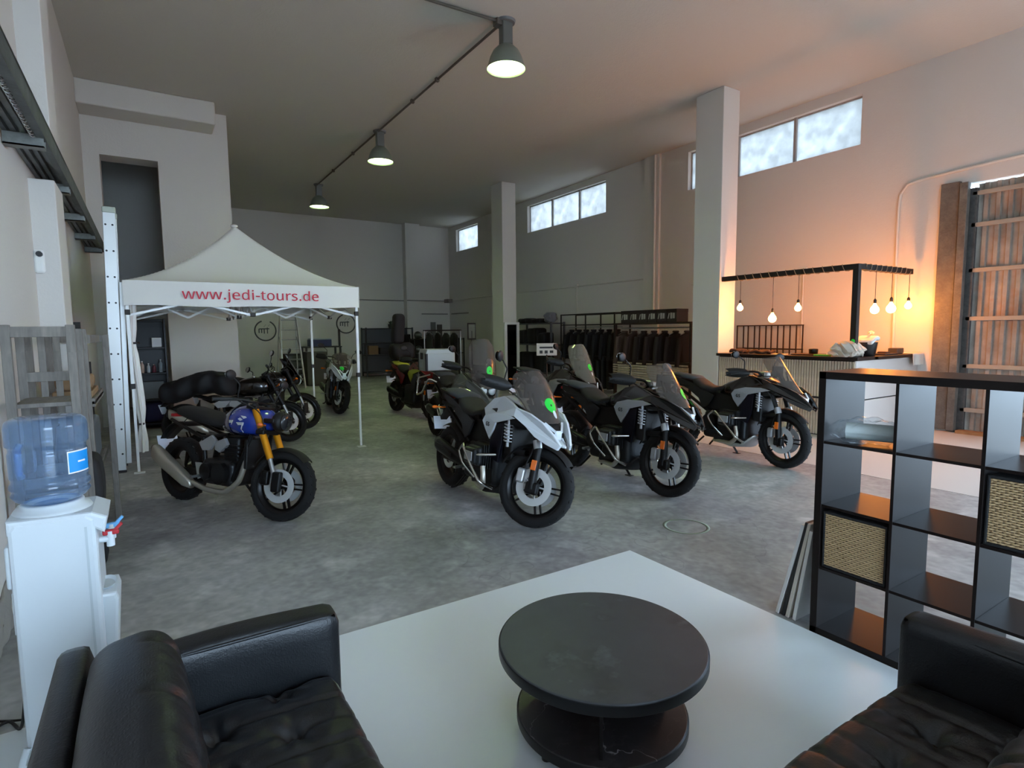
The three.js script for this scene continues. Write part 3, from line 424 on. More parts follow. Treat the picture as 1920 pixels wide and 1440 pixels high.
  for (const s of S2) {
    part('tank_fairing', sidePanel([[-.66, .9], [-.5, 1.0], [-.36, 1.03], [-.22, 1.0], [-.1, .96], [.06, .93], [.18, .87], [.27, .79], [.325, .72], [.305, .685], [.22, .715], [.12, .76], [.03, .83], [-.1, .895], [-.3, .89], [-.5, .86], [-.62, .84]], hw, s, .014), o.fairing ?? body, t);
    part('wing_panel', sidePanel([[-.58, .8], [-.54, .85], [-.4, .885], [-.2, .895], [-.09, .875], [-.25, .84], [-.37, .81], [-.43, .74], [-.5, .655], [-.56, .73]], (z, y) => .215 - .03 * clamp(-(y - .8) / .1, 0, 1), s, .012), wing, t);
    part('tail_panel', sidePanel([[-.98, .62], [-.9, .75], [-1.1, .83], [-1.45, .93], [-1.62, .95], [-1.6, .9], [-1.3, .8], [-1.12, .7], [-1.05, .58]], (z) => .13 - .04 * clamp((-1.2 - z) / .4, 0, 1), s, .014), o.tail ?? B.matt, t);
  }
  part('beak', loft([[.02, .79, .11, .018], [.12, .755, .095, .018], [.22, .73, .06, .018], [.3, .71, .025, .014], [.325, .705, .01, .008]], 16), o.fairing ?? body, t);
  if (o.letters) for (const s of S2) { const g = text(o.letters, .036, .002, fontB); g.translate(-(g.boundingBox.max.x) / 2, 0, 0); g.rotateY(s > 0 ? Math.PI / 2 : -Math.PI / 2); part('lettering', g.translate(s * .227, .765, -.485), B.plateInk, t); }
  part('tank_top_cover', loft([[-.64, .945, .05, .02], [-.5, 1.0, .12, .03], [-.34, 1.025, .14, .025], [-.2, .99, .13, .025], [-.08, .955, .1, .02], [.08, .92, .07, .02]], 20), o.fairing ?? body, t);
  part('filler_cap', cyl([0, 1.04, -.42], [0, 1.055, -.415], .035, .033, 20), B.matt, t);
  // seats
  part('rider_seat', loft([[-.66, .9, .08, .03], [-.76, .86, .12, .04], [-.92, .815, .15, .045], [-1.08, .835, .16, .05], [-1.2, .89, .15, .06], [-1.26, .93, .12, .04]], 22), B.seatBlack, t);
  part('pillion_seat', loft([[-1.22, .93, .11, .03], [-1.28, .95, .14, .04], [-1.45, .965, .13, .038], [-1.58, .98, .11, .035], [-1.64, .97, .08, .02]], 22), o.seat2 ?? B.seatGrey, t);
  part('luggage_rack', [poly([[-.12, .96, -1.4], [-.11, .99, -1.72], [.11, .99, -1.72], [.12, .96, -1.4]], .012), bar([-.1, .99, -1.62], [.1, .99, -1.62], .05, .012)], o.rack ?? B.matt, t);
  part('tail_lamp', rb(-.06, .06, .9, .93, -1.7, -1.66, .008), C.red, t);
  plateAt(t, -1.83, .62);
  for (const s of S2) part('turn_signal', [cyl([s * .05, .8, -1.68], [s * .14, .8, -1.7], .008), new THREE.SphereGeometry(.022, 12, 8).scale(1.5, .8, 1).translate(s * .16, .8, -1.7)], B.reflector, t);
  // rear end
  part('swingarm', [loft([[-.95, .38, .05, .06, 2.4, .12], [-1.2, .33, .05, .05, 2.4, .13], [-wb - .03, .315, .06, .075, 2.4, .12]], 14), rb(-.13, -.08, .29, .34, -wb - .02, -1.0, .02)], B.frame, t);
  part('rear_hugger', gridSurf(12, 6, (u, v) => { const a = lerp(.5, 2.0, u), w = (v - .5) * .17, r = .345 - .03 * (2 * v - 1) ** 2; return [w, .315 + r * Math.sin(a), -wb - r * Math.cos(a) * -1]; }, .004), B.matt, t);
  part('muffler', loft([[-1.02, .36, .032, .04, 2.4, -.15], [-1.18, .39, .045, .058, 2.6, -.175], [-1.44, .44, .05, .066, 2.6, -.19], [-1.5, .452, .044, .06, 2.6, -.19]], 18), o.muffler ?? B.engine, t);
  part('muffler_cap', loft([[-1.495, .451, .04, .055, 2.6, -.19], [-1.53, .458, .034, .05, 2.6, -.19]], 18), C.chrome, t);
  part('muffler_guard', sidePanel([[-1.46, .47], [-1.3, .46], [-1.12, .41], [-1.12, .38], [-1.3, .41], [-1.46, .43]], () => .238, -1, .008), B.matt, t);
  // crash bars, pegs
  if (!o.slim) for (const s of S2) { part('crash_bar', [poly([[s * .16, .56, -.78], [s * .28, .58, -.76], [s * .35, .565, -.68], [s * .33, .3, -.4], [s * .2, .24, -.38]], .0135), poly([[s * .28, .575, -.77], [s * .3, .5, -.84], [s * .3, .4, -.76], [s * .22, .28, -.66]], .0125), poly([[s * .345, .5, -.62], [s * .3, .52, -.45], [s * .17, .53, -.38]], .0125)], o.bars ?? C.chrome, t); if (o.adv) part('upper_guard', [poly([[s * .3, .5, -.45], [s * .3, .75, -.35], [s * .24, .86, -.2], [s * .1, .8, -.08]], .014), poly([[s * .17, .85, -1.25], [s * .28, .9, -1.3], [s * .3, .68, -1.5], [s * .3, .62, -1.75], [s * .28, .88, -1.75], [s * .14, .94, -1.6]], .014)], C.chrome, t); }
  for (const s of S2) part('footpeg', [bar([s * .14, .32, -.98], [s * .27, .31, -.96], .035, .02), bar([s * .13, .36, -.95], [s * .14, .28, -1.03], .02, .03)], C.steel, t);
  for (const s of S2) part('pillion_peg', [bar([s * .12, .55, -1.1], [s * .15, .42, -1.22], .025), bar([s * .14, .42, -1.22], [s * .23, .42, -1.22], .025, .02)], B.frame, t);
  part('side_stand', [bar([.15, .28, -.9], [.27, .03, -.78], .024), rb(.24, .3, .015, .03, -.83, -.74, .006)], B.frame, t);
  parts('centre_stand', [poly([[-.13, .22, -1.0], [-.15, .09, -1.12], [-.19, .08, -1.15]], .012), poly([[.13, .22, -1.0], [.15, .09, -1.12]], .012)], B.frame, t);
  // front: headlight, screen, bars
  if (o.adv) { const h = part('headlight', rb(-.12, .12, .77, .91, .02, .12, .03), B.matt, t); for (const s of S2) part('lamp_lens', new THREE.SphereGeometry(.052, 20, 14).scale(1, 1, .5).translate(s * .062, .84, .125), B.glassLamp, h); }
  else { const h = part('headlight', loft([[.02, .83, .09, .07], [.14, .8, .085, .07], [.22, .77, .06, .05]], 16), B.matt, t); part('lamp_lens', [rb(-.035, .035, .74, .82, .2, .235, .02), ...S2.flatMap((s) => [bar([s * .03, .81, .225], [s * .085, .87, .15], .018), bar([s * .03, .76, .235], [s * .075, .71, .22], .014)])], B.glassLamp, h); }
  part('instrument', [rb(-.1, .1, 1.04, 1.16, -.16, -.14, .01), bar([0, .9, -.02], [0, 1.08, -.13], .06, .03), bar([-.06, .85, .0], [-.09, 1.1, -.1], .014), bar([.06, .85, .0], [.09, 1.1, -.1], .014)], B.matt, t);
  const sh = o.screenH ?? 1.27, sb = o.screenTilt ?? .32, sg = (u, v, off = 0) => { const a = (u - .5) * 2, w = lerp(.15, .135, v) * (1 + .35 * Math.sin(v * Math.PI * .8)) * (v > .9 ? 1 - (v - .9) * 2.2 : 1), y = lerp(.87, sh, v) - .02 * a * a * v * v * 1.6, z = lerp(.17, .17 - sb, Math.max(0, v) ** .85) - .11 * a * a + off; return [a * w, y, z]; };
  const sc = part('windscreen', gridSurf(18, 16, (u, v) => sg(u, v), .004), o.screen ?? B.screen, t);
  part('screen_base', gridSurf(12, 6, (u, v) => sg(lerp(.12, .88, u), v * .32, -.012), .004), B.matt, sc);
  if (o.sticker) { const [u0, v0, r] = o.sticker; const ds = (r1, m, n, uo, vo, ry = 1, of) => part(n, gridSurf(20, 3, (a, q) => { const th = -a * Math.PI * 2; const e = sg(u0 + uo + Math.cos(th) * r1 * q * 3.1, v0 + vo + Math.sin(th) * r1 * q * 2.5 * ry, of); return e; }), m, sc); ds(r, B.dGreen, 'sticker', 0, 0, 1, .003); ds(r * .34, B.white, 'sticker_tag', .03, -.17, 1.6, .0035); ds(r * .16, B.matt, 'sticker_mark', 0, 0, 1, .005); }
  const hb = [[-.42, 1.05, -.5], [-.3, 1.07, -.42], [-.12, 1.08, -.33], [-.05, 1.03, -.3], [.05, 1.03, -.3], [.12, 1.08, -.33], [.3, 1.07, -.42], [.42, 1.05, -.5]];
  const H = part('handlebar', st(G(tube(hb, .013, 70))), B.frame, t);
  for (const s of S2) {
    part('grip', st(G(cyl([s * .31, 1.067, -.427], [s * .43, 1.048, -.507], .019, .019, 12))), B.matt, H);
    part('lever', st(G(tube([[s * .27, 1.06, -.37], [s * .34, 1.055, -.38], [s * .43, 1.04, -.44]], .007, 16))), B.matt, H);
    part('hand_guard', st(G(gridSurf(10, 6, (u, v) => { const a = lerp(-.5, .5, u); return [s * (.35 + .15 * a), 1.06 + (v - .5) * .1 * (1 - 1.1 * a * a), -.315 - .2 * (a + .3) * (a > -.3 ? 1 : .2) - .2 * (v - .5) ** 2]; }, .006))), B.matt, t);
    const mr = part('mirror', [st(G(poly([[s * .25, 1.07, -.4], [s * .28, 1.2, -.38], [s * .36, 1.25, -.4]], .006))), st(G(new THREE.SphereGeometry(.062, 16, 12).scale(1.15, .72, .28)).rotateY(-s * .2).translate(s * .4, 1.27, -.41))], B.matt, t); part('mirror_glass', st(G(new THREE.SphereGeometry(.056, 16, 12).scale(1.1, .68, .06)).translate(s * .4, 1.27, -.43)), B.mirrorGlass, mr);
  }
  parts('control_cluster', [st(G(rb(-.06, .06, 1.03, 1.09, -.36, -.26, .02))), st(G(rb(-.3, -.24, 1.03, 1.1, -.44, -.37, .015))), st(G(rb(.24, .3, 1.03, 1.1, -.44, -.37, .015)))], C.steel, t);
  parts('brake_hose', [st(G(tube([[-.26, 1.06, -.4], [-.2, .95, -.2], [-.12, .7, -.06], [-.1, .45, -.1]], .006, 30))), st(G(tube([[.26, 1.06, -.4], [.2, .92, -.18], [.12, .7, -.06]], .006, 30)))], B.matt, t);
  return t;
}
function naked(o) {   // roadster; wheelbase 1.38
  const t = thing('motorcycle', o.label, 'motorcycle', o.pos, o.turn, 'parked motorcycles'); t.rotation.order = 'YXZ'; t.rotation.z = -(o.lean ?? .1);
  const wb = 1.38, st = about([0, .3, .03], [0, Math.cos(.42), -Math.sin(.42)], o.steer ?? .35), S2 = [-1, 1], tank = o.tank ?? B.gloss;
  wheel(.3, .115, 5, B.rim, C.tyre, t, 'front_wheel', [0, .3, 0], st, .14, B.discSteel); wheel(.305, .15, 5, B.rim, C.tyre, t, 'rear_wheel', [0, .305, -wb], null, .1, C.steel);
  for (const s of S2) {
    const f = part('fork_leg', [st(G(cyl([s * .095, .52, -.09], [s * .095, .95, -.3], .029, .029, 16)))], o.fork ?? B.frame, t);
    part('fork_tube', st(G(cyl([s * .095, .3, .0], [s * .095, .54, -.1], .022, .02, 14))), C.steel, f); part('fork_foot', st(G(rb(s * .095 - .026, s * .095 + .026, .25, .42, -.045, .035, .015))), B.frame, f);
    part('fork_clamp', [st(G(cyl([s * .095, .73, -.19], [s * .095, .77, -.21], .036, .036, 16))), st(G(cyl([s * .095, .93, -.29], [s * .095, .97, -.31], .034, .034, 16)))], B.frame, f);
  }
  part('brake_caliper', st(G(rb(-.12, -.07, .3, .42, -.15, -.08, .015))), B.frame, t);
  part('front_fender', st(G(gridSurf(16, 6, (u, v) => { const a = lerp(.6, 2.35, u), w = (v - .5) * .13, r = .325 - .03 * (2 * v - 1) ** 2; return [w, .3 + r * Math.sin(a), -r * Math.cos(a) * 1]; }, .004))), B.matt, t);
  parts('yoke', [st(G(rb(-.13, .13, .72, .76, -.24, -.16, .01))), st(G(rb(-.13, .13, .93, .96, -.36, -.26, .01)))], B.frame, t);
  const h = part('headlight', st(G(new THREE.SphereGeometry(.088, 24, 16).scale(1, 1, .75).translate(0, .84, -.1))), B.matt, t); part('lamp_lens', st(G(new THREE.SphereGeometry(.08, 24, 12).scale(1, 1, .35).translate(0, .84, -.045))), o.lens ?? B.glassLamp, h); part('headlight_bracket', st(G(rb(-.1, .1, .82, .86, -.2, -.1, .01))), B.frame, h);
  const hb = [[-.4, .98, -.46], [-.27, 1.0, -.37], [-.1, .99, -.31], [.1, .99, -.31], [.27, 1.0, -.37], [.4, .98, -.46]], H = part('handlebar', st(G(tube(hb, .012, 60))), B.frame, t);
  for (const s of S2) {
    part('grip', st(G(cyl([s * .29, .998, -.385], [s * .41, .978, -.467], .018))), B.matt, H); part('lever', st(G(tube([[s * .25, .99, -.32], [s * .33, .985, -.34], [s * .4, .97, -.4]], .006, 14))), B.matt, H);
    const mr = part('mirror', [st(G(poly([[s * .25, 1.0, -.36], [s * .28, 1.12, -.33], [s * .34, 1.17, -.35]], .006))), st(G(new THREE.SphereGeometry(.05, 16, 12).scale(1.2, .8, .3).translate(s * .37, 1.19, -.355)))], B.matt, t); part('mirror_glass', st(G(new THREE.SphereGeometry(.046, 16, 12).scale(1.15, .75, .06).translate(s * .37, 1.19, -.372))), B.mirrorGlass, mr);
    part('turn_signal', [st(G(cyl([s * .09, .8, -.18], [s * .16, .8, -.17], .007))), st(G(new THREE.SphereGeometry(.022, 12, 8).scale(.9, .8, 1.2).translate(s * .175, .8, -.17)))], B.reflector, t);
  }
  part('instrument', st(G(cyl([0, 1.0, -.28], [0, 1.03, -.3], .055, .05, 20))), B.matt, t);
  // tank: main body and coloured halves
  part('fuel_tank', loft([[-.74, .77, .06, .05], [-.68, .8, .11, .09], [-.58, .82, .15, .125], [-.44, .83, .175, .14], [-.32, .83, .17, .13], [-.24, .82, .13, .1], [-.2, .81, .06, .05]], 28), tank, t);
  if (o.rearTank) part('tank_rear_band', loft([[-.739, .77, .063, .053], [-.68, .8, .1135, .0935], [-.58, .82, .1535, .1285], [-.52, .8255, .166, .1365]], 28, false), o.rearTank, t);
  if (o.emblem) for (const s of S2) { const q = (pts) => sidePanel(pts, (z, y) => { const k = clamp((z + .7) / .25, 0, 1) * clamp((-.2 - z) / .1, 0, 1); return .176 - .05 * (1 - k) - 4.2 * (y - .83) ** 2; }, s, .004, 0); const D = (z, y) => q([[z - .05, y + .045], [z + .045, y + .05], [z + .0, y - .045], [z - .006, y - .01], [z + .02, y + .025], [z - .028, y + .022]]); part('tank_emblem', [D(-.5, .79), D(-.36, .78), q([[-.5, .89], [-.46, .905], [-.33, .85], [-.36, .84]]), q([[-.44, .915], [-.41, .925], [-.29, .87], [-.32, .86]])], B.white, t); }
  part('filler_cap', cyl([0, .968, -.44], [0, .98, -.435], .03), C.chrome, t);
  part('seat', loft([[-.66, .78, .07, .03], [-.8, .79, .12, .05], [-1.0, .825, .14, .065], [-1.2, .85, .135, .065], [-1.36, .865, .11, .05], [-1.43, .87, .07, .025]], 22), o.seat ?? B.seatBlack, t);
  part('seat_seam', [poly([[-.134, .775, -1.2], [-.06, .855, -1.2], [.06, .855, -1.2], [.134, .775, -1.2]], .004)], B.matt, t);
  part('frame_tube', [poly([[-.1, .72, -.3], [-.13, .5, -.38], [-.13, .3, -.5]], .018), poly([[.1, .72, -.3], [.13, .5, -.38], [.13, .3, -.5]], .018), poly([[-.1, .7, -.6], [-.12, .65, -.95], [-.1, .78, -1.45]], .016), poly([[.1, .7, -.6], [.12, .65, -.95], [.1, .78, -1.45]], .016), poly([[-.12, .65, -.92], [-.13, .45, -.88], [-.12, .3, -.85]], .02), poly([[.12, .65, -.92], [.13, .45, -.88], [.12, .3, -.85]], .02)], B.frame, t);
  part('engine', [rb(-.16, .16, .24, .47, -.9, -.48, .05), cyl([-.2, .36, -.6], [.2, .36, -.6], .095, .095, 24), cyl([-.19, .36, -.8], [.19, .36, -.8], .075, .075, 24), G(rb(-.1, .1, .4, .68, -.7, -.5, .03)).translate(0, 0, .02), ...[0, 1, 2, 3, 4].map((k) => rb(-.12, .12, .46 + .035 * k, .472 + .035 * k, -.72, -.46, .004))], o.engine ?? B.engine, t);
  part('radiator', rb(-.13, .13, .42, .68, -.36, -.32, .01), B.matt, t);
  for (const s of S2) part('side_cover', sidePanel([[-.95, .6], [-.78, .68], [-.72, .64], [-.8, .55], [-.9, .54]], () => .135, s, .014), o.cover ?? B.silver, t), part('throttle_cover', sidePanel([[-.74, .62], [-.62, .66], [-.58, .61], [-.68, .54], [-.74, .56]], () => .12, s, .02, .006), o.cover ?? B.silver, t);
  part('header_pipe', poly([[-.05, .52, -.44], [-.1, .5, -.36], [-.12, .3, -.42], [-.13, .185, -.6], [-.14, .19, -.85], [-.15, .24, -1.05]], .024, 12), B.exhaust, t);
  part('muffler', loft([[-1.02, .22, .035, .04, 2.6, -.16], [-1.1, .26, .05, .06, 2.8, -.175], [-1.4, .42, .055, .075, 2.8, -.2], [-1.5, .475, .05, .07, 2.8, -.205]], 18), B.exhaust, t); part('muffler_cap', loft([[-1.495, .472, .042, .06, 2.8, -.205], [-1.53, .49, .035, .05, 2.8, -.205]], 18), C.black, t);
  part('swingarm', [bar([-.12, .34, -.85], [-.11, .305, -wb], .04, .06), bar([.12, .34, -.85], [.11, .305, -wb], .04, .06)], B.frame, t);
  part('rear_shock', [cyl([.06, .65, -.95], [.06, .36, -1.02], .03)], B.frame, t);
  part('heel_plate', sidePanel([[-.98, .42], [-.9, .42], [-.88, .3], [-.94, .28]], () => .15, -1, .008), B.silver, t);
  for (const s of S2) part('footpeg', bar([s * .14, .31, -.9], [s * .25, .31, -.9], .03, .02), C.steel, t);
  part('rear_fender', gridSurf(10, 5, (u, v) => { const a = lerp(1.2, 2.5, u), w = (v - .5) * .14, r = .36; return [w, .305 + r * Math.sin(a) * 1.25, -wb + r * Math.cos(a)]; }, .005), B.matt, t);
  part('tail_lamp', rb(-.05, .05, .8, .83, -1.55, -1.5, .008), C.red, t); plateAt(t, -1.66, .54);
  part('side_stand', [bar([.14, .26, -.72], [.26, .02, -.62], .022), rb(.23, .29, .012, .026, -.66, -.58, .005)], B.frame, t);
  if (o.fly) part('fly_screen', st(G(gridSurf(12, 10, (u, v) => { const a = (u - .5) * 2; return [a * lerp(.14, .11, v), lerp(.8, 1.22, v), lerp(.02, -.22, v) - .09 * a * a]; }, .005))), B.gloss, t);
  parts('cable', [st(G(tube([[-.25, .99, -.36], [-.16, .9, -.2], [-.1, .7, -.16], [-.1, .5, -.1]], .005, 24))), st(G(tube([[.25, .99, -.36], [.16, .9, -.2], [.06, .75, -.3]], .005, 24)))], B.matt, t);
  return t;
}
gs({ label: 'white travel motorcycle with smoked screen and green sticker, closest in the row', pos: [2.58, 0, -3.74], body: B.matt, fairing: B.white, wing: B.white, tail: B.darkGreyPanel ?? C.darkGrey, steer: .62, sticker: [.62, .33, .055], letters: 'GS' });
gs({ label: 'black travel motorcycle with silver wing panel parked second in the front row', pos: [4.11, 0, -3.72], steer: .2, lean: .09, sticker: [.72, .3, .05], letters: 'GS' });
gs({ label: 'black travel motorcycle parked in front of the slatted bar', pos: [6.03, 0, -3.76], steer: -.05, lean: .09, sticker: [.85, .3, .045], letters: 'GS', skid: C.alu });
gs({ label: 'travel motorcycle with silver crash bars, twin round headlights and aluminium top case', pos: [3.55, 0, -6.35], turn: -.08, wb: 1.6, steer: .5, lean: .06, adv: true, body: mat(0x6d7069, .35), fairing: mat(0x5b5e5a, .35), wing: mat(0x55585a, .35), screenH: 1.5, screenTilt: .2, sticker: [.6, .35, .04], rack: C.chrome });
gs({ label: 'black travel motorcycle with tall tinted screen behind the second bike of the front row', pos: [5.06, 0, -6.15], turn: 0, steer: .45, lean: .08, screenH: 1.4, screen: mat(0xb9b3a2, .08, 0, { transmission: .8, thickness: 0 }), sticker: [.62, .4, .035] });
gs({ label: 'white and black sport touring motorcycle standing alone right of the tent interior', pos: [3.12, 0, -11.2], turn: -.12, steer: .3, lean: .08, slim: true, fairing: B.white, wing: B.white, screenH: 1.2, sticker: [.4, .1, .04] });
gs({ label: 'motorcycle with yellow and red rear panels behind the aluminium top case', pos: [4.25, 0, -9.45], turn: .05, steer: 0, lean: .08, slim: true, fairing: B.redPaint, wing: B.yellow, tail: B.redPaint, seat2: B.yellow });
naked({ label: 'blue naked motorcycle with golden fork parked in front of the white tent', pos: [.885, 0, -5.07], turn: R(29.5), tank: B.bluePaint, rearTank: B.violetGrey, fork: B.gold, emblem: true, steer: .3, lens: mat(0x2a2c2e, .1, .2), seat: mat(0x1b1a19, .85, 0, { bumpMap: leatherBump, bumpScale: .001 }) });
naked({ label: 'black roadster motorcycle half hidden behind the blue one under the tent', pos: [1.65, 0, -8.75], turn: R(68), steer: .75 });
naked({ label: 'black motorcycle with dark fly screen farthest under the tent', pos: [2.1, 0, -9.75], turn: R(66), steer: .7, fly: true });
// ================= tent =================
{
  const t = thing('canopy_tent', 'white pop-up canopy tent with a printed web address on its valance', 'tent'), x0 = -.2, x1 = 2.47, z0 = -10.42, z1 = -7.77, cx = (x0 + x1) / 2, cz = (z0 + z1) / 2, ye = 2.2, yp = 3.12;
  const fab = mat(0xf1efe9, .85, 0, { transmission: .12, thickness: 0 }), pole = mat(0xe3e5e3, .4, .1), joint = mat(0x2a2624, .6);
  // four concave roof faces meeting at the peak
  const roof = gridSurf(64, 64, (u, v) => { const a = (u - .5) * 2, b = (v - .5) * 2, m = Math.max(Math.abs(a), Math.abs(b)), k = 1 - m; let y = ye + (yp - ye) * (k ** 1.75 * .93 + .07 * Math.sqrt(k)); const off = Math.min(Math.abs(a), Math.abs(b)) / Math.max(m, .001); y += .035 * off ** 3 * (1 - k) * k * 4 - .03 * (1 - off) * Math.sin(Math.PI * m) ** 1; return [lerp(x0, x1, u), y, lerp(z1, z0, v)]; }, .004);
  part('roof_cloth', roof, fab, t);
  part('peak_cap', new THREE.SphereGeometry(.05, 16, 10).scale(1, .5, 1).translate(cx, yp - .005, cz), fab, t);
  const val = (p, q, bow) => gridSurf(40, 6, (u, v) => { const w = .012 * Math.sin(u * 23) * v + bow * .0, x = lerp(p[0], q[0], u), z = lerp(p[1], q[1], u), nx = -(q[1] - p[1]), nz = q[0] - p[0], L = Math.hypot(nx, nz); return [x + nx / L * (w + .006), lerp(ye + .008, 1.925 + .008 * Math.sin(u * 14), v), z + nz / L * (w + .006)]; }, .003);
  part('valance', val([x0, z1], [x1, z1], 0), fab, t); part('valance', val([x1, z1], [x1, z0], 0), fab, t); part('valance', val([x0, z0], [x1, z0], 0), fab, t); part('valance', val([x0, z1], [x0, z0], 0), fab, t);
  const tx = text('www.jedi-tours.de', .118, .004), bw = tx.boundingBox.max.x; tx.scale(1.56 / bw, 1, 1).translate(.37, 2.01, z1 + .022); part('printed_address', tx, mat(0xc8203a, .6), t);
  for (const [x, z] of [[x0 + .03, z1 - .03], [x1 - .03, z1 - .03], [x0 + .03, z0 + .03], [x1 - .03, z0 + .03]]) {
    const l = part('leg', [rb(x - .018, x + .018, 1.0, 2.18, z - .018, z + .018, .004), rb(x - .014, x + .014, .02, 1.05, z - .014, z + .014, .003)], pole, t);
    part('foot_plate', rb(x - .05, x + .06, .001, .008, z - .05, z + .05, .002), pole, l); parts('leg_collar', [rb(x - .026, x + .026, .98, 1.04, z - .026, z + .026, .005), rb(x - .026, x + .026, 1.82, 1.88, z - .026, z + .026, .005)], joint, l);
  }
  // scissor trusses
  const sc = (p, q) => { const a = [], n = 2; for (let k = 0; k < n; k++) { const A = [lerp(p[0], q[0], k / n), lerp(p[1], q[1], k / n)], Bq = [lerp(p[0], q[0], (k + 1) / n), lerp(p[1], q[1], (k + 1) / n)]; a.push(bar([A[0], 2.14, A[1]], [Bq[0], 1.82, Bq[1]], .014, .026), bar([A[0], 1.82, A[1]], [Bq[0], 2.14, Bq[1]], .014, .026)); } return a; };
  const i = .05; for (const [p, q] of [[[x0 + i, z1 - i], [x1 - i, z1 - i]], [[x1 - i, z1 - i], [x1 - i, z0 + i]], [[x0 + i, z0 + i], [x1 - i, z0 + i]], [[x0 + i, z1 - i], [x0 + i, z0 + i]], [[cx, z1 - i], [cx, cz]], [[cx, z0 + i], [cx, cz]], [[x0 + i, cz], [cx, cz]], [[x1 - i, cz], [cx, cz]]]) part('scissor_truss', sc(p, q), pole, t);
  parts('truss_joint', [[cx, 1.83, z1 - i], [cx, 1.83, z0 + i], [x0 + i, 1.83, cz], [x1 - i, 1.83, cz], [cx, 1.83, cz], [lerp(x0, x1, .25), 1.98, z1 - i], [lerp(x0, x1, .75), 1.98, z1 - i]].map(([x, y, z]) => rb(x - .03, x + .03, y - .025, y + .025, z - .03, z + .03, .006)), joint, t);
  part('centre_pole', cyl([cx, 1.84, cz], [cx, yp - .02, cz], .016), pole, t);
  // side cloth gathered at the left leg
  part('gathered_side_cloth', gridSurf(30, 24, (u, v) => { const a = u * Math.PI * 2, y = lerp(1.95, .22, v), pinch = 1 - .45 * Math.exp(-(((y - .55) / .12) ** 2)) - .4 * Math.exp(-(((y - 1.5) / .1) ** 2)), r = (.055 + .018 * Math.sin(a * 5)) * pinch; return [x0 + .07 + r * Math.cos(a) * .8 + .02 * Math.sin(y * 3), y, z1 - .22 + r * Math.sin(a) * 1.6]; }), fab, t);
  parts('tie_strap', [...[1.5, .55].map((y) => lathe([[.052, -.012], [.056, 0], [.052, .012]], 20).translate(x0 + .07, y, z1 - .22))], joint, t);
}
// tall aluminium ladder leaning upright beside the tent
{
  const t = thing('extension_ladder', 'tall aluminium ladder standing upright against the tent corner', 'ladder', [-.36, 0, -7.95]); t.rotation.z = -.025; t.rotation.x = .0;
  const w = .13, rail = (z) => [rb(-.03, .1, 0, 2.98, z - .012, z + .012, .004), rb(-.03, -.024, 0, 2.98, z - .012, z + .03, .002)];
  part('side_rail', rb(-.055, .065, .02, 2.97, -.012, .012, .005), C.alu, t); part('side_rail', rb(-.055, .065, .02, 2.97, -.412, -.388, .005), C.alu, t); part('sliding_rail', rb(.07, .12, .1, 2.2, -.03, -.01, .004), C.alu, t);
  for (let k = 0; k < 10; k++) { const y = .22 + k * .29; part('rung', [rb(-.045, .055, y - .015, y + .015, -.4, 0, .006)], C.alu, t); part('rivet', cyl([-.03, y, .011], [-.03, y, .014], .011, .011, 10), C.black, t); part('rivet', cyl([.035, y, .011], [.035, y, .014], .011, .011, 10), C.black, t); }
  parts('plastic_cap', [rb(-.06, .07, 2.96, 3.03, -.02, .02, .015), rb(-.06, .07, 2.96, 3.03, -.42, -.38, .015)], mat(0xb9c2b4, .6), t); parts('rubber_foot', [rb(-.06, .07, 0, .03, -.02, .02, .006), rb(-.06, .07, 0, .03, -.42, -.38, .006)], C.black, t);
}
// dark shelf unit in front of the stair block
{
  const t = thing('black_shelf', 'black open shelf unit with bottles seen under the tent', 'shelf', [-.1, 0, -11.55]), m = C.black;
  part('side_panel', rb(-.1, -.07, 0, 1.86, -.2, .2, .004), m, t); part('side_panel', rb(.34, .37, 0, 1.86, -.2, .2, .004), m, t); part('back_panel', rb(-.08, .35, 0, 1.86, -.21, -.19, .004), m, t);
  for (const y of [.1, .5, .95, 1.38, 1.83]) part('shelf', rb(-.07, .34, y - .02, y, -.19, .2, .003), m, t);
  const P = [-.1, 0, -11.55];
  [[.0, 0xb9a08c, .03, .2, 'beige bottle on the black shelf'], [.09, 0xaab0b0, .025, .16, 'pale slim bottle on the black shelf'], [.17, 0x58202a, .03, .14, 'dark red bottle on the black shelf'], [.27, 0x8f9798, .033, .22, 'tall grey bottle at the end of the black shelf']].forEach(([x, c, r, h, l]) => { const b = thing('bottle', l, 'bottle', [P[0] + x, .95, P[2] + .08], 0, 'bottles on the black shelf'); part('bottle_body', lathe([[.001, 0], [r, 0], [r, h * .65], [r * .4, h * .82], [r * .4, h * .93]], 16), mat(c, .4), b); part('cap', cyl([0, h * .92, 0], [0, h, 0], r * .45), C.white, b); });
  solo('white_carton', 'small white carton on the upper board of the black shelf', 'box', rb(.06, .2, 1.38, 1.54, -11.5, -11.38, .005), mat(0xc9cdd0, .6));
  solo('grey_box', 'grey storage box on the lower board of the black shelf', 'box', rb(-.14, .2, .5, .8, -11.62, -11.4, .02), mat(0x6a6f70, .6)); solo('blue_sack', 'dark blue sack on the floor board of the black shelf', 'sack', subBox(.34, .34, .3, .1, 12, 12, 10, (v) => { v.x += .02 * Math.sin(v.y * 20); }).translate(.03, .275, -11.5), mat(0x20264a, .8));
}
solo('bike_cover', 'black soft cover bunched over the seat of the roadster under the tent', 'cover', subBox(1.0, .3, .46, .13, 30, 16, 16, (v) => { v.y += .05 * Math.sin(v.x * 6 + .8) + .012 * Math.sin(v.x * 31 + v.z * 17); v.z += .02 * Math.sin(v.x * 23); v.y -= .12 * clamp(-v.x - .1, 0, 1); }).rotateY(R(-22)).translate(.6, .86, -9.2), C.blackSoft);
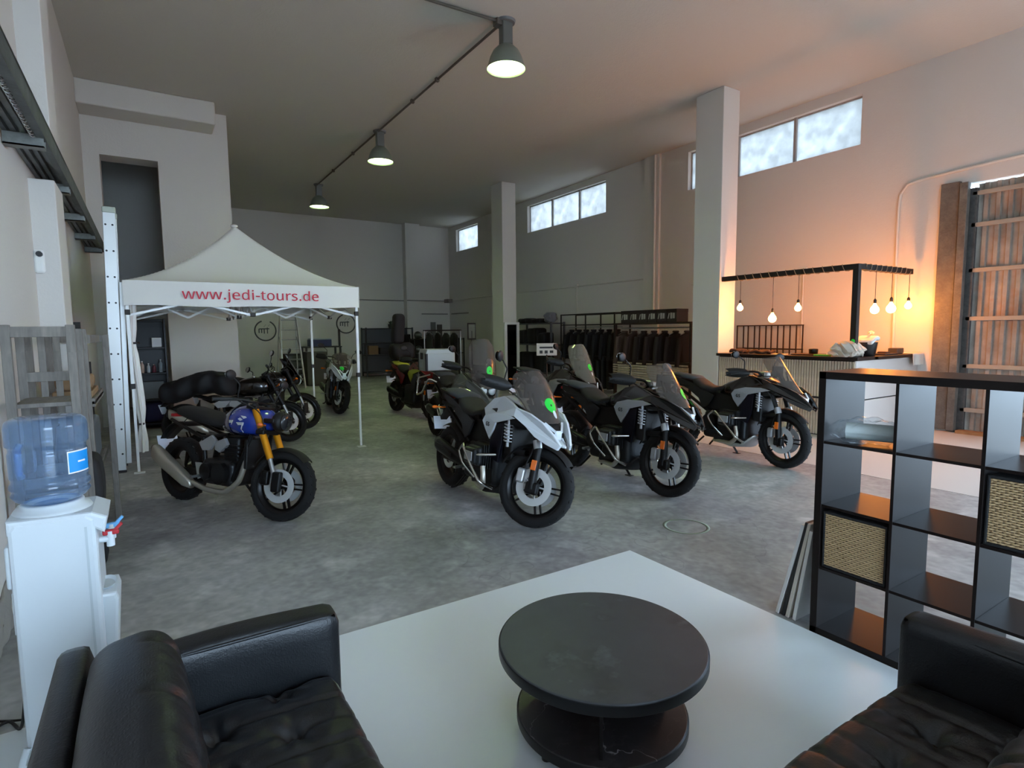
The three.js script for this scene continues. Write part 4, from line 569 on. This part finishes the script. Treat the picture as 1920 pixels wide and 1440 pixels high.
// ================= far end =================
{ // step ladder
  const t = thing('step_ladder', 'aluminium A-frame step ladder against the back wall', 'ladder', [3.45, 0, -17.4]); const a = C.alu;
  for (const s of [-1, 1]) { part('front_rail', bar([s * .3, .02, .45], [s * .2, 2.3, 0], .03, .06), a, t); part('rear_rail', bar([s * .3, .02, -.45], [s * .2, 2.3, -.04], .03, .05), a, t); part('spreader', bar([s * .26, 1.05, .24], [s * .24, 1.5, -.18], .008, .02), C.darkGrey, t); }
  for (let k = 1; k < 8; k++) { const y = k * .28, z = .45 * (1 - y / 2.3), x = lerp(.29, .2, y / 2.3); part('tread', rb(-x, x, y - .012, y + .012, z - .04, z + .04, .003), C.galv, t); }
  part('platform', rb(-.22, .22, 2.29, 2.32, -.12, .1, .01), C.darkGrey, t);
}
solo('tool_cabinet', 'olive green metal cabinet beside the step ladder', 'cabinet', [rb(3.95, 4.55, .05, 1.02, -18.1, -17.5, .01), bx(3.98, 4.52, 0, .05, -18.05, -17.55), rb(4.2, 4.3, .7, .72, -17.5, -17.48, .004), rb(4.2, 4.3, .4, .42, -17.5, -17.48, .004)], mat(0x3b3a2b, .6));
{
  const t = thing('rolling_trolley', 'dark trolley with drawers standing beside the step ladder foot', 'trolley', [3.72, 0, -18.6]); part('body', rb(-.2, .3, .12, .95, -.2, .2, .01), C.darkGrey, t); for (let k = 0; k < 4; k++) part('drawer', rb(-.18, .28, .16 + k * .19, .32 + k * .19, .19, .215, .006), mat(0x4a4b48, .5), t); for (const [x, z] of [[-.15, -.15], [.25, -.15], [-.15, .15], [.25, .15]]) part('caster', cyl([x - .015, .06, z], [x + .015, .06, z], .06), C.black, t);
}
{
  const t = thing('work_bench', 'dark work bench with a blue crate by the back wall', 'bench', [5.0, 0, -19.6]); part('bench_top', rb(-.7, .5, 1.1, 1.14, -.35, .35, .006), C.darkGrey, t); for (const [x, z] of [[-.65, -.3], [.45, -.3], [-.65, .3], [.45, .3]]) part('leg', rb(x - .03, x + .03, 0, 1.1, z - .03, z + .03, .004), C.darkGrey, t); part('upright', rb(.42, .48, 1.1, 1.7, .2, .26, .004), C.black, t);
  solo('blue_crate', 'blue plastic crate with a white lid on the dark work bench', 'crate', rb(4.5, 5.2, 1.14, 1.36, -19.8, -19.4, .01), mat(0x26345e, .5)); solo('crate_lid', 'white lid strip lying on the blue crate', 'lid', rb(4.52, 5.2, 1.361, 1.4, -19.8, -19.4, .006), mat(0x9aa3b0, .5));
}
const emblem = (x, y, l) => { const t = thing('wall_emblem', l, 'sign', [x, y, ZB + .012], 0, 'round painted emblems on the back wall'); const m = mat(0x55575a, .9); part('ring', new THREE.TorusGeometry(.33, .022, 6, 40, Math.PI * 1.75).rotateZ(1.9), m, t); part('lettering', [bar([-.2, -.08, 0], [-.2, .06, 0], .035, .006), bar([-.12, -.08, 0], [-.12, .07, 0], .035, .006), bar([-.04, -.1, 0], [-.04, .07, 0], .035, .006), bar([.06, -.1, 0], [.06, .1, 0], .03, .006), bar([-.2, .055, 0], [.12, .06, 0], .006, .035)], m, t); parts('stroke', [bar([-.05, .12, 0], [.02, .2, 0], .02, .006), bar([.08, .14, 0], [.14, .2, 0], .02, .006)], m, t); };
emblem(3.35, 1.68, 'round grey emblem on the back wall beside the step ladder'); emblem(6.05, 1.9, 'round grey emblem on the back wall above the sport motorcycle');
{ // storage shelf at the back
  const t = thing('storage_shelf', 'dark grey metal storage shelf along the back wall', 'shelf', [7.45, 0, -20.15]), m = mat(0x33373a, .5, .3);
  for (const x of [-.9, .85]) for (const z of [-.25, .25]) part('post', rb(x - .025, x + .025, 0, 1.75, z - .025, z + .025, .004), m, t);
  for (const y of [.15, .78, 1.2, 1.72]) part('shelf_board', rb(-.9, .87, y - .03, y + .01, -.27, .27, .004), m, t);
  part('back_sheet', rb(-.88, .85, .1, 1.7, -.28, -.27, .001), mat(0x565b5e, .6), t);
  const P = (x) => 7.45 + x;
  solo('cardboard_box', 'brown cardboard box on the storage shelf at the back wall', 'box', rb(P(-.8), P(-.45), .79, 1.1, -20.3, -19.95, .006), C.cardboard);
  solo('storage_bin', 'dark plastic bin beside the brown cardboard box', 'bin', [rb(P(-.38), P(-.05), .79, 1.02, -20.3, -19.95, .02)], C.darkGrey);
  solo('coiled_hose', 'black coiled hose on the storage shelf at the back wall', 'hose', new THREE.TorusGeometry(.13, .045, 10, 24).rotateX(1.3).translate(P(.25), .88, -20.1), C.black);
  solo('white_canister', 'small white canister on the middle board of the storage shelf', 'canister', [cyl([P(.25), 1.21, -20.05], [P(.25), 1.42, -20.05], .07), cyl([P(.25), 1.42, -20.05], [P(.25), 1.47, -20.05], .04)], C.white);
  solo('black_case', 'black case on the middle board of the storage shelf', 'case', rb(P(.45), P(.8), 1.21, 1.5, -20.3, -19.95, .03), C.black);
  for (const [x, l] of [[.1, 'small grey-green plant pot on top of the storage shelf'], [.5, 'larger dark plant pot on top of the storage shelf']]) { const p = thing('plant_pot', l, 'plant', [P(x), 1.73, -20.1]); part('pot', lathe([[.001, 0], [.08, 0], [.11, .14], [.1, .14], [.08, .1]], 18), mat(0x39443c, .7), p); const lv = []; for (let k = 0; k < 26; k++) { const a = rr(0, 6.28), e = rr(.2, 1.2), L = rr(.1, .2); lv.push(gridSurf(3, 2, (u, v) => { const q = u * L; return [Math.cos(a) * q * Math.cos(e) + Math.sin(a) * (v - .5) * .05 * Math.sin(Math.PI * clamp(u, .05, .95)), .13 + q * Math.sin(e), Math.sin(a) * q * Math.cos(e) - Math.cos(a) * (v - .5) * .05 * Math.sin(Math.PI * clamp(u, .05, .95))]; })); } part('leaves', lv, mat(0x3d5546, .8), p); }
}
{ // helmet rack
  const t = thing('helmet_rack', 'black rack with helmets near the back pilaster', 'rack', [8.75, 0, -18.7]), m = C.black;
  for (const x of [-.95, .95]) for (const z of [-.2, .2]) part('post', rb(x - .02, x + .02, 0, 1.35, z - .02, z + .02, .004), m, t); for (const y of [.3, .82, 1.32]) part('rack_board', rb(-.97, .97, y - .02, y + .005, -.22, .22, .004), m, t); part('back_sheet', rb(-.97, .97, .2, 1.34, -.23, -.22, .002), m, t);
  const helmet = (x, y, z, c, l) => { const h = thing('helmet', l, 'helmet', [8.75 + x, y, -18.7 + z], 0, 'helmets on the black rack'); part('helmet_shell', new THREE.SphereGeometry(.14, 24, 18).scale(.92, 1, 1.1).translate(0, .14, 0), mat(c, .3, 0, { clearcoat: .6 }), h); part('visor', new THREE.SphereGeometry(.143, 20, 8, Math.PI * .12, Math.PI * .76, 1.15, .55).scale(.92, 1, 1.1).translate(0, .14, 0), mat(0x8f979b, .1, .4), h); part('chin_bar', new THREE.TorusGeometry(.11, .03, 8, 20, Math.PI).rotateX(Math.PI / 2).translate(0, .06, .03), mat(c, .4), h); };
  helmet(-.75, 1.325, 0, 0x1b1d1f, 'black helmet on top of the rack, closer to the storage shelf'); helmet(-.3, 1.325, 0, 0x202224, 'black helmet with pale visor second on top of the rack'); helmet(-.75, .825, .05, 0x232527, 'dark helmet on the middle rack board at its end'); helmet(-.3, .825, .05, 0x54585a, 'grey helmet second on the middle rack board'); helmet(.12, .825, .05, 0xb9bdbe, 'white helmet third on the middle rack board'); helmet(.55, .825, .05, 0xaeb2b4, 'white helmet fourth on the middle rack board');
  solo('grey_plank', 'grey plank leaning on the back wall beside the helmets', 'plank', rb(9.35, 9.55, 0, 1.95, ZB + .02, ZB + .07, .004), mat(0x6f6e69, .8)); solo('grey_plank', 'shorter dark plank leaning next to the grey plank', 'plank', rb(9.62, 9.82, 0, 1.86, ZB + .02, ZB + .07, .004), mat(0x53524d, .8));
}
// soft bags on the yellow bike and top case of the silver-barred bike
solo('duffel_bag', 'black duffel bag strapped on the yellow and red motorcycle', 'bag', [subBox(.5, .34, .36, .12, 20, 14, 14, (v) => { v.y += .015 * Math.sin(v.x * 16); v.z += .01 * Math.sin(v.x * 22 + v.y * 10); }).translate(4.35, 1.2, -11.0)], C.blackSoft);
solo('tall_backpack', 'tall dark backpack standing upright on the duffel bag', 'bag', [subBox(.24, .6, .24, .08, 10, 20, 10, (v) => { v.x += .02 * Math.sin(v.y * 7); v.x *= 1 - .25 * (v.y > .1 ? v.y : 0); }).translate(4.3, 1.66, -11.05)], mat(0x1a1718, .85));
{ const t = thing('top_case', 'aluminium top case on the motorcycle with silver crash bars', 'case', [3.7, 1.02, -7.95], -.08); part('case_body', extr([[-.22, 0], [.22, 0], [.22, .24], [-.22, .24]], .32, .012), B.aluCase, t); part('case_lid', extr([[-.222, .245], [.222, .245], [.2, .3], [-.2, .3]], .31, .012), B.aluCase, t); parts('corner_guard', [[-.225, .165], [-.225, -.165]].map(([x, z]) => rb(x - .012, x + .02, -.01, .25, z - .02, z + .02, .006)), B.matt, t); part('latch', [rb(-.245, -.235, .16, .26, -.05, .05, .005)], B.matt, t); for (let k = 0; k < 4; k++) part('rib', rb(-.238, -.234, .03, .22, -.12 + k * .03, -.11 + k * .03, .001), B.aluCase, t); }
// ================= clothes and shelves by the window wall =================
{
  const m = C.black; // black metal garment rack
  const t = thing('garment_rack', 'black metal garment rack with dark jackets by the window wall', 'rack');
  const z0 = -12.1, z1 = -10.05, xa = 9.25, xb = 9.75; for (const z of [z0, -11.1, z1]) for (const x of [xa, xb]) part('upright', rb(x - .014, x + .014, 0, 2.0, z - .014, z + .014, .003), m, t);
  for (const y of [1.98, 1.72, .95]) { part('rail', rb(xa - .012, xa + .012, y - .012, y + .012, z0, z1, .003), m, t); part('rail', rb(xb - .012, xb + .012, y - .012, y + .012, z0, z1, .003), m, t); } part('top_board', rb(xa, xb, 1.985, 2.0, z0, z1, .003), m, t);
  part('hanging_rail', [cyl([9.5, 1.66, z0], [9.5, 1.66, z1], .014), cyl([9.5, .93, z0], [9.5, .93, z1], .014)], C.steel, t); 
  const t2 = thing('wooden_wall_rack', 'dark brown clothes rack with a shelf of labelled boxes on the wall', 'rack'), w = mat(0x2a1a15, .6);
  part('shelf_board', rb(9.0, 9.5, 1.7, 1.735, -9.85, -7.6, .005), w, t2); part('upright', rb(9.05, 9.1, 0, 1.7, -9.84, -9.79, .004), w, t2); part('upright', rb(9.05, 9.1, 0, 1.7, -7.68, -7.63, .004), w, t2); part('lower_board', rb(9.0, 9.5, .88, .92, -9.85, -7.6, .005), w, t2); part('hanging_rail', cyl([9.25, 1.62, -9.8], [9.25, 1.62, -7.7], .014), C.steel, t2);
  for (let k = 0; k < 9; k++) part('bench_slat', rb(8.98, 9.0, .42 + k * .052, .452 + k * .052, -9.8, -7.65, .003), C.slat, t2);
  for (let k = 0; k < 6; k++) { const z = -9.6 + k * .27, b = thing('shoe_box', ['dark box with white lettering at the far end of the wall shelf', 'second dark lettered box from the far end of the wall shelf', 'third dark lettered box from the far end of the wall shelf', 'fourth dark lettered box from the far end of the wall shelf', 'fifth dark lettered box from the far end of the wall shelf', 'dark lettered box closest to the square column'][k], 'box', [9.03, 1.735, z], 0, 'lettered boxes on the wall shelf'); part('box_body', rb(0, .34, 0, .26, .004, .262, .004), mat(0x2c2320, .7), b); part('box_lid', rb(-.004, .344, .2, .268, .001, .265, .004), mat(0x241a18, .7), b); const lm = mat(0xa9a49c, .6); part('printed_mark', [bar([-.006, .07, .04], [-.006, .18, .07], .004, .02), rb(-.008, -.004, .07, .19, .1, .15, .001), rb(-.008, -.004, .075, .185, .165, .215, .001)], lm, b); }
  const jacket = (z, x, y, c, l, grp, len = .72, ht = 0) => {
    const j = thing('jacket', l, 'jacket', [x, y, z], 0, grp), ph = z * 7;
    part('jacket_body', gridSurf(28, 16, (u, v) => { const a = u * Math.PI * 2, sh = v < .14 ? .05 + .85 * Math.sqrt(v / .14) : .9 + .12 * v, rx = .24 * Math.min(1, sh) * (1 + .05 * Math.sin(a * 6 + ph)), rz = (.05 + .03 * v) * (1 + .25 * Math.sin(a * 4 + ph + v * 3)); return [rx * Math.cos(a), -.04 - v * len + (v < .14 ? .0 : 0), rz * Math.sin(a)]; }), mat(c, .85), j);
    for (const s of [-1, 1]) part('sleeve', loft([[0, 0, .05, .05], [.2, 0, .06, .055], [.45, 0, .055, .05], [.6, 0, .042, .042]], 12).rotateX(Math.PI / 2).rotateZ(s * .14).translate(s * .215, -.13, .0), mat(c, .85), j);
    part('collar', lathe([[.06, 0], [.075, .03], [.06, .05]], 16).scale(1.2, 1, .7).translate(0, -.05, 0), mat(c, .85), j); part('hanger', [tube([[-.2, -.09, 0], [0, -.02, 0], [.2, -.09, 0]], .006, 12), tube([[0, -.02, 0], [0, .03, 0], [.018, .045, 0], [0, .06, 0], [-.016, .045, 0]], .003, 14)], C.steel, j);
  };
  const names = ['first from its far end', 'second from its far end', 'third from its far end', 'fourth from its far end', 'fifth from its far end', 'sixth from its far end', 'seventh from its far end'];
  for (let k = 0; k < 7; k++) jacket(-11.95 + k * .29, 9.5, 1.6, [0x0c0d10, 0x0f1116, 0x0b0b0c, 0x14161c, 0x0d0d0e, 0x0b0c10, 0x101010][k], `black riding jacket on the metal garment rack, ${names[k]}`, 'jackets on the metal rack');
  for (let k = 0; k < 7; k++) jacket(-9.7 + k * .3, 9.25, 1.56, [0x4a3a30, 0x3d2c24, 0x241915, 0x2a1a16, 0x1d1412, 0x231714, 0x1a1110][k], `brown jacket on the wooden wall rack, ${names[k]}`, 'jackets on the wooden rack');
  for (let k = 0; k < 4; k++) { const j = thing('riding_trousers', `black riding trousers hanging low on the metal garment rack, ${names[k]}`, 'trousers', [9.5, .9, -11.0 + k * .2], 0, 'trousers on the metal rack'); for (const s of [-1, 1]) part('trouser_leg', loft([[0, 0, .09, .05], [.3, 0, .085, .05], [.72, 0, .07, .045]], 14).rotateX(Math.PI / 2).translate(s * .08, -.04, 0), C.blackSoft, j); part('waistband', rb(-.17, .17, -.07, -.0, -.05, .05, .02), C.blackSoft, j); }
  // grey shelf with bags, white-framed mirror and sign
  const g = thing('bag_shelf', 'grey metal shelf with black bags behind the far column', 'shelf'), gm = mat(0x55565a, .5, .3); for (const z of [-14.6, -12.75]) for (const x of [9.4, 9.85]) part('post', rb(x - .025, x + .025, 0, 1.82, z - .025, z + .025, .004), gm, g); for (const y of [.4, 1.2, 1.8]) part('shelf_board', rb(9.38, 9.88, y - .035, y, -14.62, -12.73, .004), gm, g);
  [[-14.3, 1.2, .4, .5, 'black bag at the far end of the grey metal shelf'], [-13.75, 1.2, .45, .55, 'black bag in the middle of the grey metal shelf'], [-13.3, 1.2, .32, .3, 'small black bag close to the shelf post'], [-14.1, .4, .55, .7, 'large black bag on the lower grey shelf board'], [-13.4, .4, .5, .55, 'second black bag on the lower grey shelf board'], [-14.2, 1.8, .14, .6, 'flat black bag on top of the grey metal shelf'], [-13.6, 1.8, .12, .5, 'flat dark bag next to it on top of the grey metal shelf']].forEach(([z, y, h, w, l]) => solo('black_bag', l, 'bag', subBox(.38, h, w, Math.min(.06, h * .4), 8, 8, 10, (v) => { v.x += .012 * Math.sin(v.z * 21); v.y += .01 * Math.sin(v.z * 14); }).translate(9.62, y + h / 2 + .004, z), C.blackSoft));
  solo('wire_basket', 'crumpled grey plastic bag on top of the grey metal shelf', 'bag', subBox(.3, .28, .34, .1, 12, 12, 12, (v) => { v.x += .025 * Math.sin(v.y * 40 + v.z * 30); v.z += .02 * Math.sin(v.x * 38); }).translate(9.6, 1.955, -13.05), mat(0x77777c, .5));
  const mr = thing('standing_mirror', 'narrow white-framed mirror leaning on the far column', 'mirror', [8.52, 0, -13.39]); part('mirror_frame', [rb(-.24, -.16, 0, 1.82, -.03, .03, .006), rb(.16, .24, 0, 1.82, -.03, .03, .006), rb(-.24, .24, 1.76, 1.82, -.029, .029, .006), rb(-.24, .24, 0, .08, -.029, .029, .006)], C.white, mr); part('mirror_glass', bx(-.17, .17, .07, 1.77, -.015, -.005), mat(0x26282a, .06, .9), mr);
  const fr = thing('small_poster', 'small dark framed picture on a stand beside the far column', 'picture', [7.7, 0, -14.2]); part('stand_pole', rb(-.015, .015, 0, 1.6, -.015, .015, .003), C.black, fr); part('stand_foot', rb(-.15, .15, 0, .02, -.12, .12, .004), C.black, fr); part('picture_frame', [rb(-.13, .13, 1.35, 1.82, -.012, .012, .004)], C.black, fr); part('picture_sheet', bx(-.1, .1, 1.39, 1.78, .012, .015), mat(0x77796f, .7), fr);
  const r3 = thing('garment_rail', 'chrome garment rail with black clothes left of the far column', 'rack', [6.9, 0, -14.4]); for (const s of [-1, 1]) { part('upright', cyl([s * .55, .04, 0], [s * .55, 1.62, 0], .016), C.steel, r3); part('foot_bar', rb(s * .55 - .02, s * .55 + .02, 0, .05, -.25, .25, .006), C.black, r3); } part('hanging_rail', cyl([-.58, 1.62, 0], [.58, 1.62, 0], .018), C.black, r3);
  for (let k = 0; k < 4; k++) { const j = [6.5, 6.75, 7.0, 7.25][k], q = thing('riding_suit', `black clothing on the chrome garment rail, ${names[k].replace('far', 'tent-side')}`, 'clothes', [j, 1.58, -14.4], Math.PI / 2, 'clothes on the chrome rail'); part('garment_body', gridSurf(24, 14, (u, v) => { const a = u * Math.PI * 2, rx = .23 * Math.min(1, .1 + Math.sqrt(v / .15)), rz = (.05 + .02 * v) * (1 + .2 * Math.sin(a * 4 + k)); return [rx * Math.cos(a), -.03 - v * .95, rz * Math.sin(a)]; }), C.blackSoft, q); part('hanger', tube([[-.18, -.07, 0], [0, 0, 0], [.18, -.07, 0], ], .006, 12), C.steel, q); }
  const sg = thing('price_sign', 'small white sign card with dark lettering between the travel motorcycles', 'sign', [6.6, 0, -9.1]); part('sign_pole', rb(-.012, .012, 0, 1.12, -.012, .012, .003), C.black, sg); part('sign_foot', cyl([0, 0, 0], [0, .02, 0], .14, .13, 20), C.black, sg); part('sign_card', G(rb(-.2, .2, 1.1, 1.34, -.006, .006, .02)).rotateY(-.6), mat(0xb9b9b6, .6), sg); part('printed_lines', [rb(-.14, .12, 1.24, 1.275, .006, .008, .001), rb(-.14, -.08, 1.14, 1.2, .006, .008, .001), rb(-.04, .02, 1.14, 1.2, .006, .008, .001), rb(.06, .13, 1.15, 1.2, .006, .008, .001)].map((q) => G(q).rotateY(-.6)), C.black, sg);
}
// ================= bar =================
{
  const xb = 8.3, zL = -6.4, zC = -4.14, t = thing('bar_counter', 'bar counter with vertical slat front, dark worktop and white end panel', 'bar');
  part('carcass', [bx(xb + .03, xb + .1, 0, 1.13, zL, zC - .03), bx(xb + .1, XR - .01, 0, 1.13, zC - .1, zC - .025)], C.blackSoft, t);
  const sl = G(rb(0, .022, 0, .53, 0, .03, .003)), n = Math.floor((zC - zL) / .041); for (let k = 0; k < n; k++) { piece('slat', sl, C.slat, t, xb + .008, .02, zL + .01 + k * .041); piece('slat', sl, C.slat, t, xb + .008, .58, zL + .01 + k * .041); }
  const ep = mat(0xcac3bc, .5); part('end_panel', rb(xb + .035, XR - .01, .02, .545, zC - .025, zC, .003), ep, t); part('end_panel', rb(xb + .035, XR - .01, .562, 1.12, zC - .025, zC, .003), ep, t);
  part('worktop', [rb(xb - .07, xb + .5, 1.13, 1.175, zL, zC + .07, .006), rb(xb + .4, XR - .005, 1.13, 1.175, zC - .5, zC + .07, .006)], C.counter, t);
  // black light frame above with six bulbs
  const f = thing('light_frame', 'black wooden frame above the bar with cables wound around it', 'frame'), yf = 2.43, xf = xb + .07, zf = zC - .06, fm = mat(0x17110e, .6);
  part('beam', rb(xf - .035, xf + .035, yf - .04, yf + .04, zL, zf + .035, .005), fm, f); part('beam', rb(xf + .035, XR - .25, yf - .04, yf + .04, zf - .035, zf + .035, .005), fm, f); part('post', rb(xf - .04, xf + .04, 1.176, yf - .04, zf - .04, zf + .04, .005), fm, f);
  const wr = (k, n0, fn) => { const p = []; for (let i = 0; i <= n0 * 12; i++) { const a = i / 12 * Math.PI * 2, c = Math.cos(a), s = Math.sin(a), m = Math.max(Math.abs(c), Math.abs(s)); p.push(fn(i / (n0 * 12), c / m * .042, s / m * .046)); } return new THREE.TubeGeometry(new THREE.CatmullRomCurve3(p.map((q) => V(...q))), n0 * 40, .0055, 5); };
  const cab = mat(0x8a7a66, .7); part('wound_cable', wr(0, 13, (u, a, b) => [xf + a, yf + b, lerp(zL + .25, zf - .1, u)]), cab, f); part('wound_cable', wr(0, 9, (u, a, b) => [lerp(xf + .15, XR - .35, u), yf + b, zf + a]), cab, f);
  part('green_sticker', new THREE.CylinderGeometry(.028, .028, .003, 20).rotateZ(Math.PI / 2).translate(xf - .0415, 1.4, zf + .005), C.green, f);
  [[xf, 1.93, -6.05, 'bare glowing bulb hanging in front of the square column', .05], [xf, 1.74, -5.46, 'glowing globe bulb hanging lowest, above the wine rack', .062], [xf, 1.89, -5.04, 'small glowing bulb hanging between the low globe bulb and the corner post', .05], [8.9, 1.84, zf, 'glowing globe bulb hanging first past the corner post', .06], [9.38, 1.86, zf, 'largest glowing globe bulb hanging between two others past the corner post', .066], [9.92, 1.91, zf, 'small glowing bulb hanging closest to the corrugated gate', .05]].forEach(([x, y, z, l, r]) => {
    const b = thing('pendant_bulb', l, 'lamp', [x, y, z], 0, 'glowing bulbs above the bar'); part('lamp_bulb', lathe([[.001, -r], [r * .5, -r * .87], [r * .87, -r * .5], [r, 0], [r * .87, r * .5], [r * .55, r * .95], [r * .32, r * 1.35], [.016, r * 1.6]], 24), mat(0xffe0b0, .4, 0, { emissive: new THREE.Color(1, .56, .2), emissiveIntensity: 7 }), b);
    part('socket', lathe([[.016, r * 1.55], [.021, r * 1.6], [.021, r * 2.3], [.01, r * 2.6], [.004, r * 2.7]], 16), C.black, b); part('cord', cyl([0, r * 2.6, 0], [0, yf - .04 - y, 0], .004), C.black, b);
    const p = new THREE.PointLight(new THREE.Color(1, .29, .035), x > 9.8 ? .42 : r > .055 ? 1.45 : 1.0); p.shadow.radius = 2.5; p.castShadow = true; b.add(p);
  });
  // things on the worktop
  const Y = 1.176;
  solo('black_jar', 'small black jar on the dark bar worktop', 'jar', lathe([[.001, 0], [.06, 0], [.065, .09], [.055, .1], [.001, .1]], 24).translate(8.5, Y, -4.85), C.black);
  solo('serving_tray', 'flat brown tray lying on the bar worktop beside the black jar', 'tray', [rb(8.4, 8.68, Y, Y + .02, -5.15, -4.75, .006)], mat(0x3a251a, .6));
  solo('green_pad', 'bright green pad at the front edge of the bar worktop', 'pad', rb(8.27, 8.36, Y, Y + .025, -4.72, -4.5, .006), mat(0x5fae3c, .6));
  solo('dark_cloth', 'dark folded cloth at the column end of the bar worktop', 'cloth', subBox(.2, .06, .28, .025, 12, 4, 14, (v) => { v.y += .012 * Math.sin(v.x * 40 + v.z * 25); }).translate(8.45, Y + .036, -6.1), C.cloth2); solo('dark_cloth', 'small dark heap of cloth close to the wine rack end', 'cloth', subBox(.22, .05, .36, .022, 12, 4, 14, (v) => { v.y += .012 * Math.sin(v.x * 33 + v.z * 28); }).translate(8.52, Y + .032, -5.72), C.cloth2);
  solo('flyers', 'small stack of pale flyers on the bar worktop', 'paper', rb(8.3, 8.42, Y, Y + .012, -5.42, -5.2, .002), mat(0xd8b48a, .8));
  solo('paper_heap', 'crumpled pale paper heap at the bar corner post', 'paper', subBox(.34, .17, .34, .07, 26, 14, 26, (v) => { const k = .03; v.x += k * Math.sin(v.y * 60 + v.z * 43); v.z += k * Math.sin(v.x * 51 + v.y * 37); v.y += .02 * Math.sin(v.x * 57 + v.z * 31) + (v.y > 0 ? .04 * Math.cos(v.z * 11) : 0); if (v.y < -.084) v.y = -.084; }).translate(8.33, Y + .087, -4.27), C.cloth);
  { const h = thing('ice_bucket', 'black bucket topped with a folded white cloth at the bar corner', 'bucket', [8.72, Y, -4.2]); part('bucket_body', lathe([[.001, 0], [.11, 0], [.14, .2], [.13, .2], [.11, .02]], 28), C.black, h); part('folded_cloth', subBox(.24, .07, .26, .03, 14, 6, 14, (v) => { v.y += .015 * Math.sin(v.x * 24 + 1) + v.x * .2; }).translate(0, .235, 0), mat(0xcfd0cc, .9), h); parts('sprig', [0, 1, 2].map((k) => new THREE.SphereGeometry(.022, 10, 8).translate(.02 + .05 * k, .33 + .01 * (k % 2), .02)), mat(0xeadfa8, .5), h); }
  solo('sunglasses_tray', 'dark low object lying flat on the white-panelled bar section', 'tray', [rb(9.1, 9.5, Y, Y + .025, -4.3, -4.12, .01), rb(9.2, 9.32, Y + .024, Y + .05, -4.28, -4.15, .012)], C.cloth2); solo('card_terminal', 'small dark square box on the bar worktop below the gate-side bulb', 'box', rb(9.66, 9.86, Y, Y + .09, -4.34, -4.2, .012), mat(0x3a332e, .5));
  solo('white_cloth', 'white cloth draped over the wall end of the bar worktop', 'cloth', gridSurf(18, 18, (u, v) => { const x = lerp(9.82, 10.18, u), s = v * .5, e = .25; return [x, s < e ? Y + .004 + .008 * Math.sin(u * 9) : Y - (s - e) * .7 + .004, s < e ? zC - .18 + s : zC + .078 + .02 * Math.sin(u * 12 + 1) * (s - e) * 4]; }, .004), mat(0xd6d2c9, .9));
  // wine rack
  const wq = thing('bottle_rack', 'black metal grid rack standing against the wall behind the bar', 'rack', [XR - .25, 0, -6.55]), bm = mat(0x2a1a12, .6); for (const x of [-.1, .1]) { for (let k = 0; k <= 5; k++) part('upright', rb(x - .01, x + .01, 0, 1.64, -.62 + k * .245 - .01, -.62 + k * .245 + .01, .002), bm, wq); for (const y of [.5, 1.2, 1.64]) part('cross_bar', rb(x - .01, x + .01, y - .01, y + .01, -.63, .62, .002), bm, wq); }
}
solo('floor_ring_mark', 'faint green ring drawn on the concrete beside the white floor', 'marking', new THREE.TorusGeometry(.17, .014, 4, 40).rotateX(Math.PI / 2).scale(1, .02, 1).translate(3.6, .0012, -3.05), mat(0x8b9584, .95));
renderer.render(scene, camera);
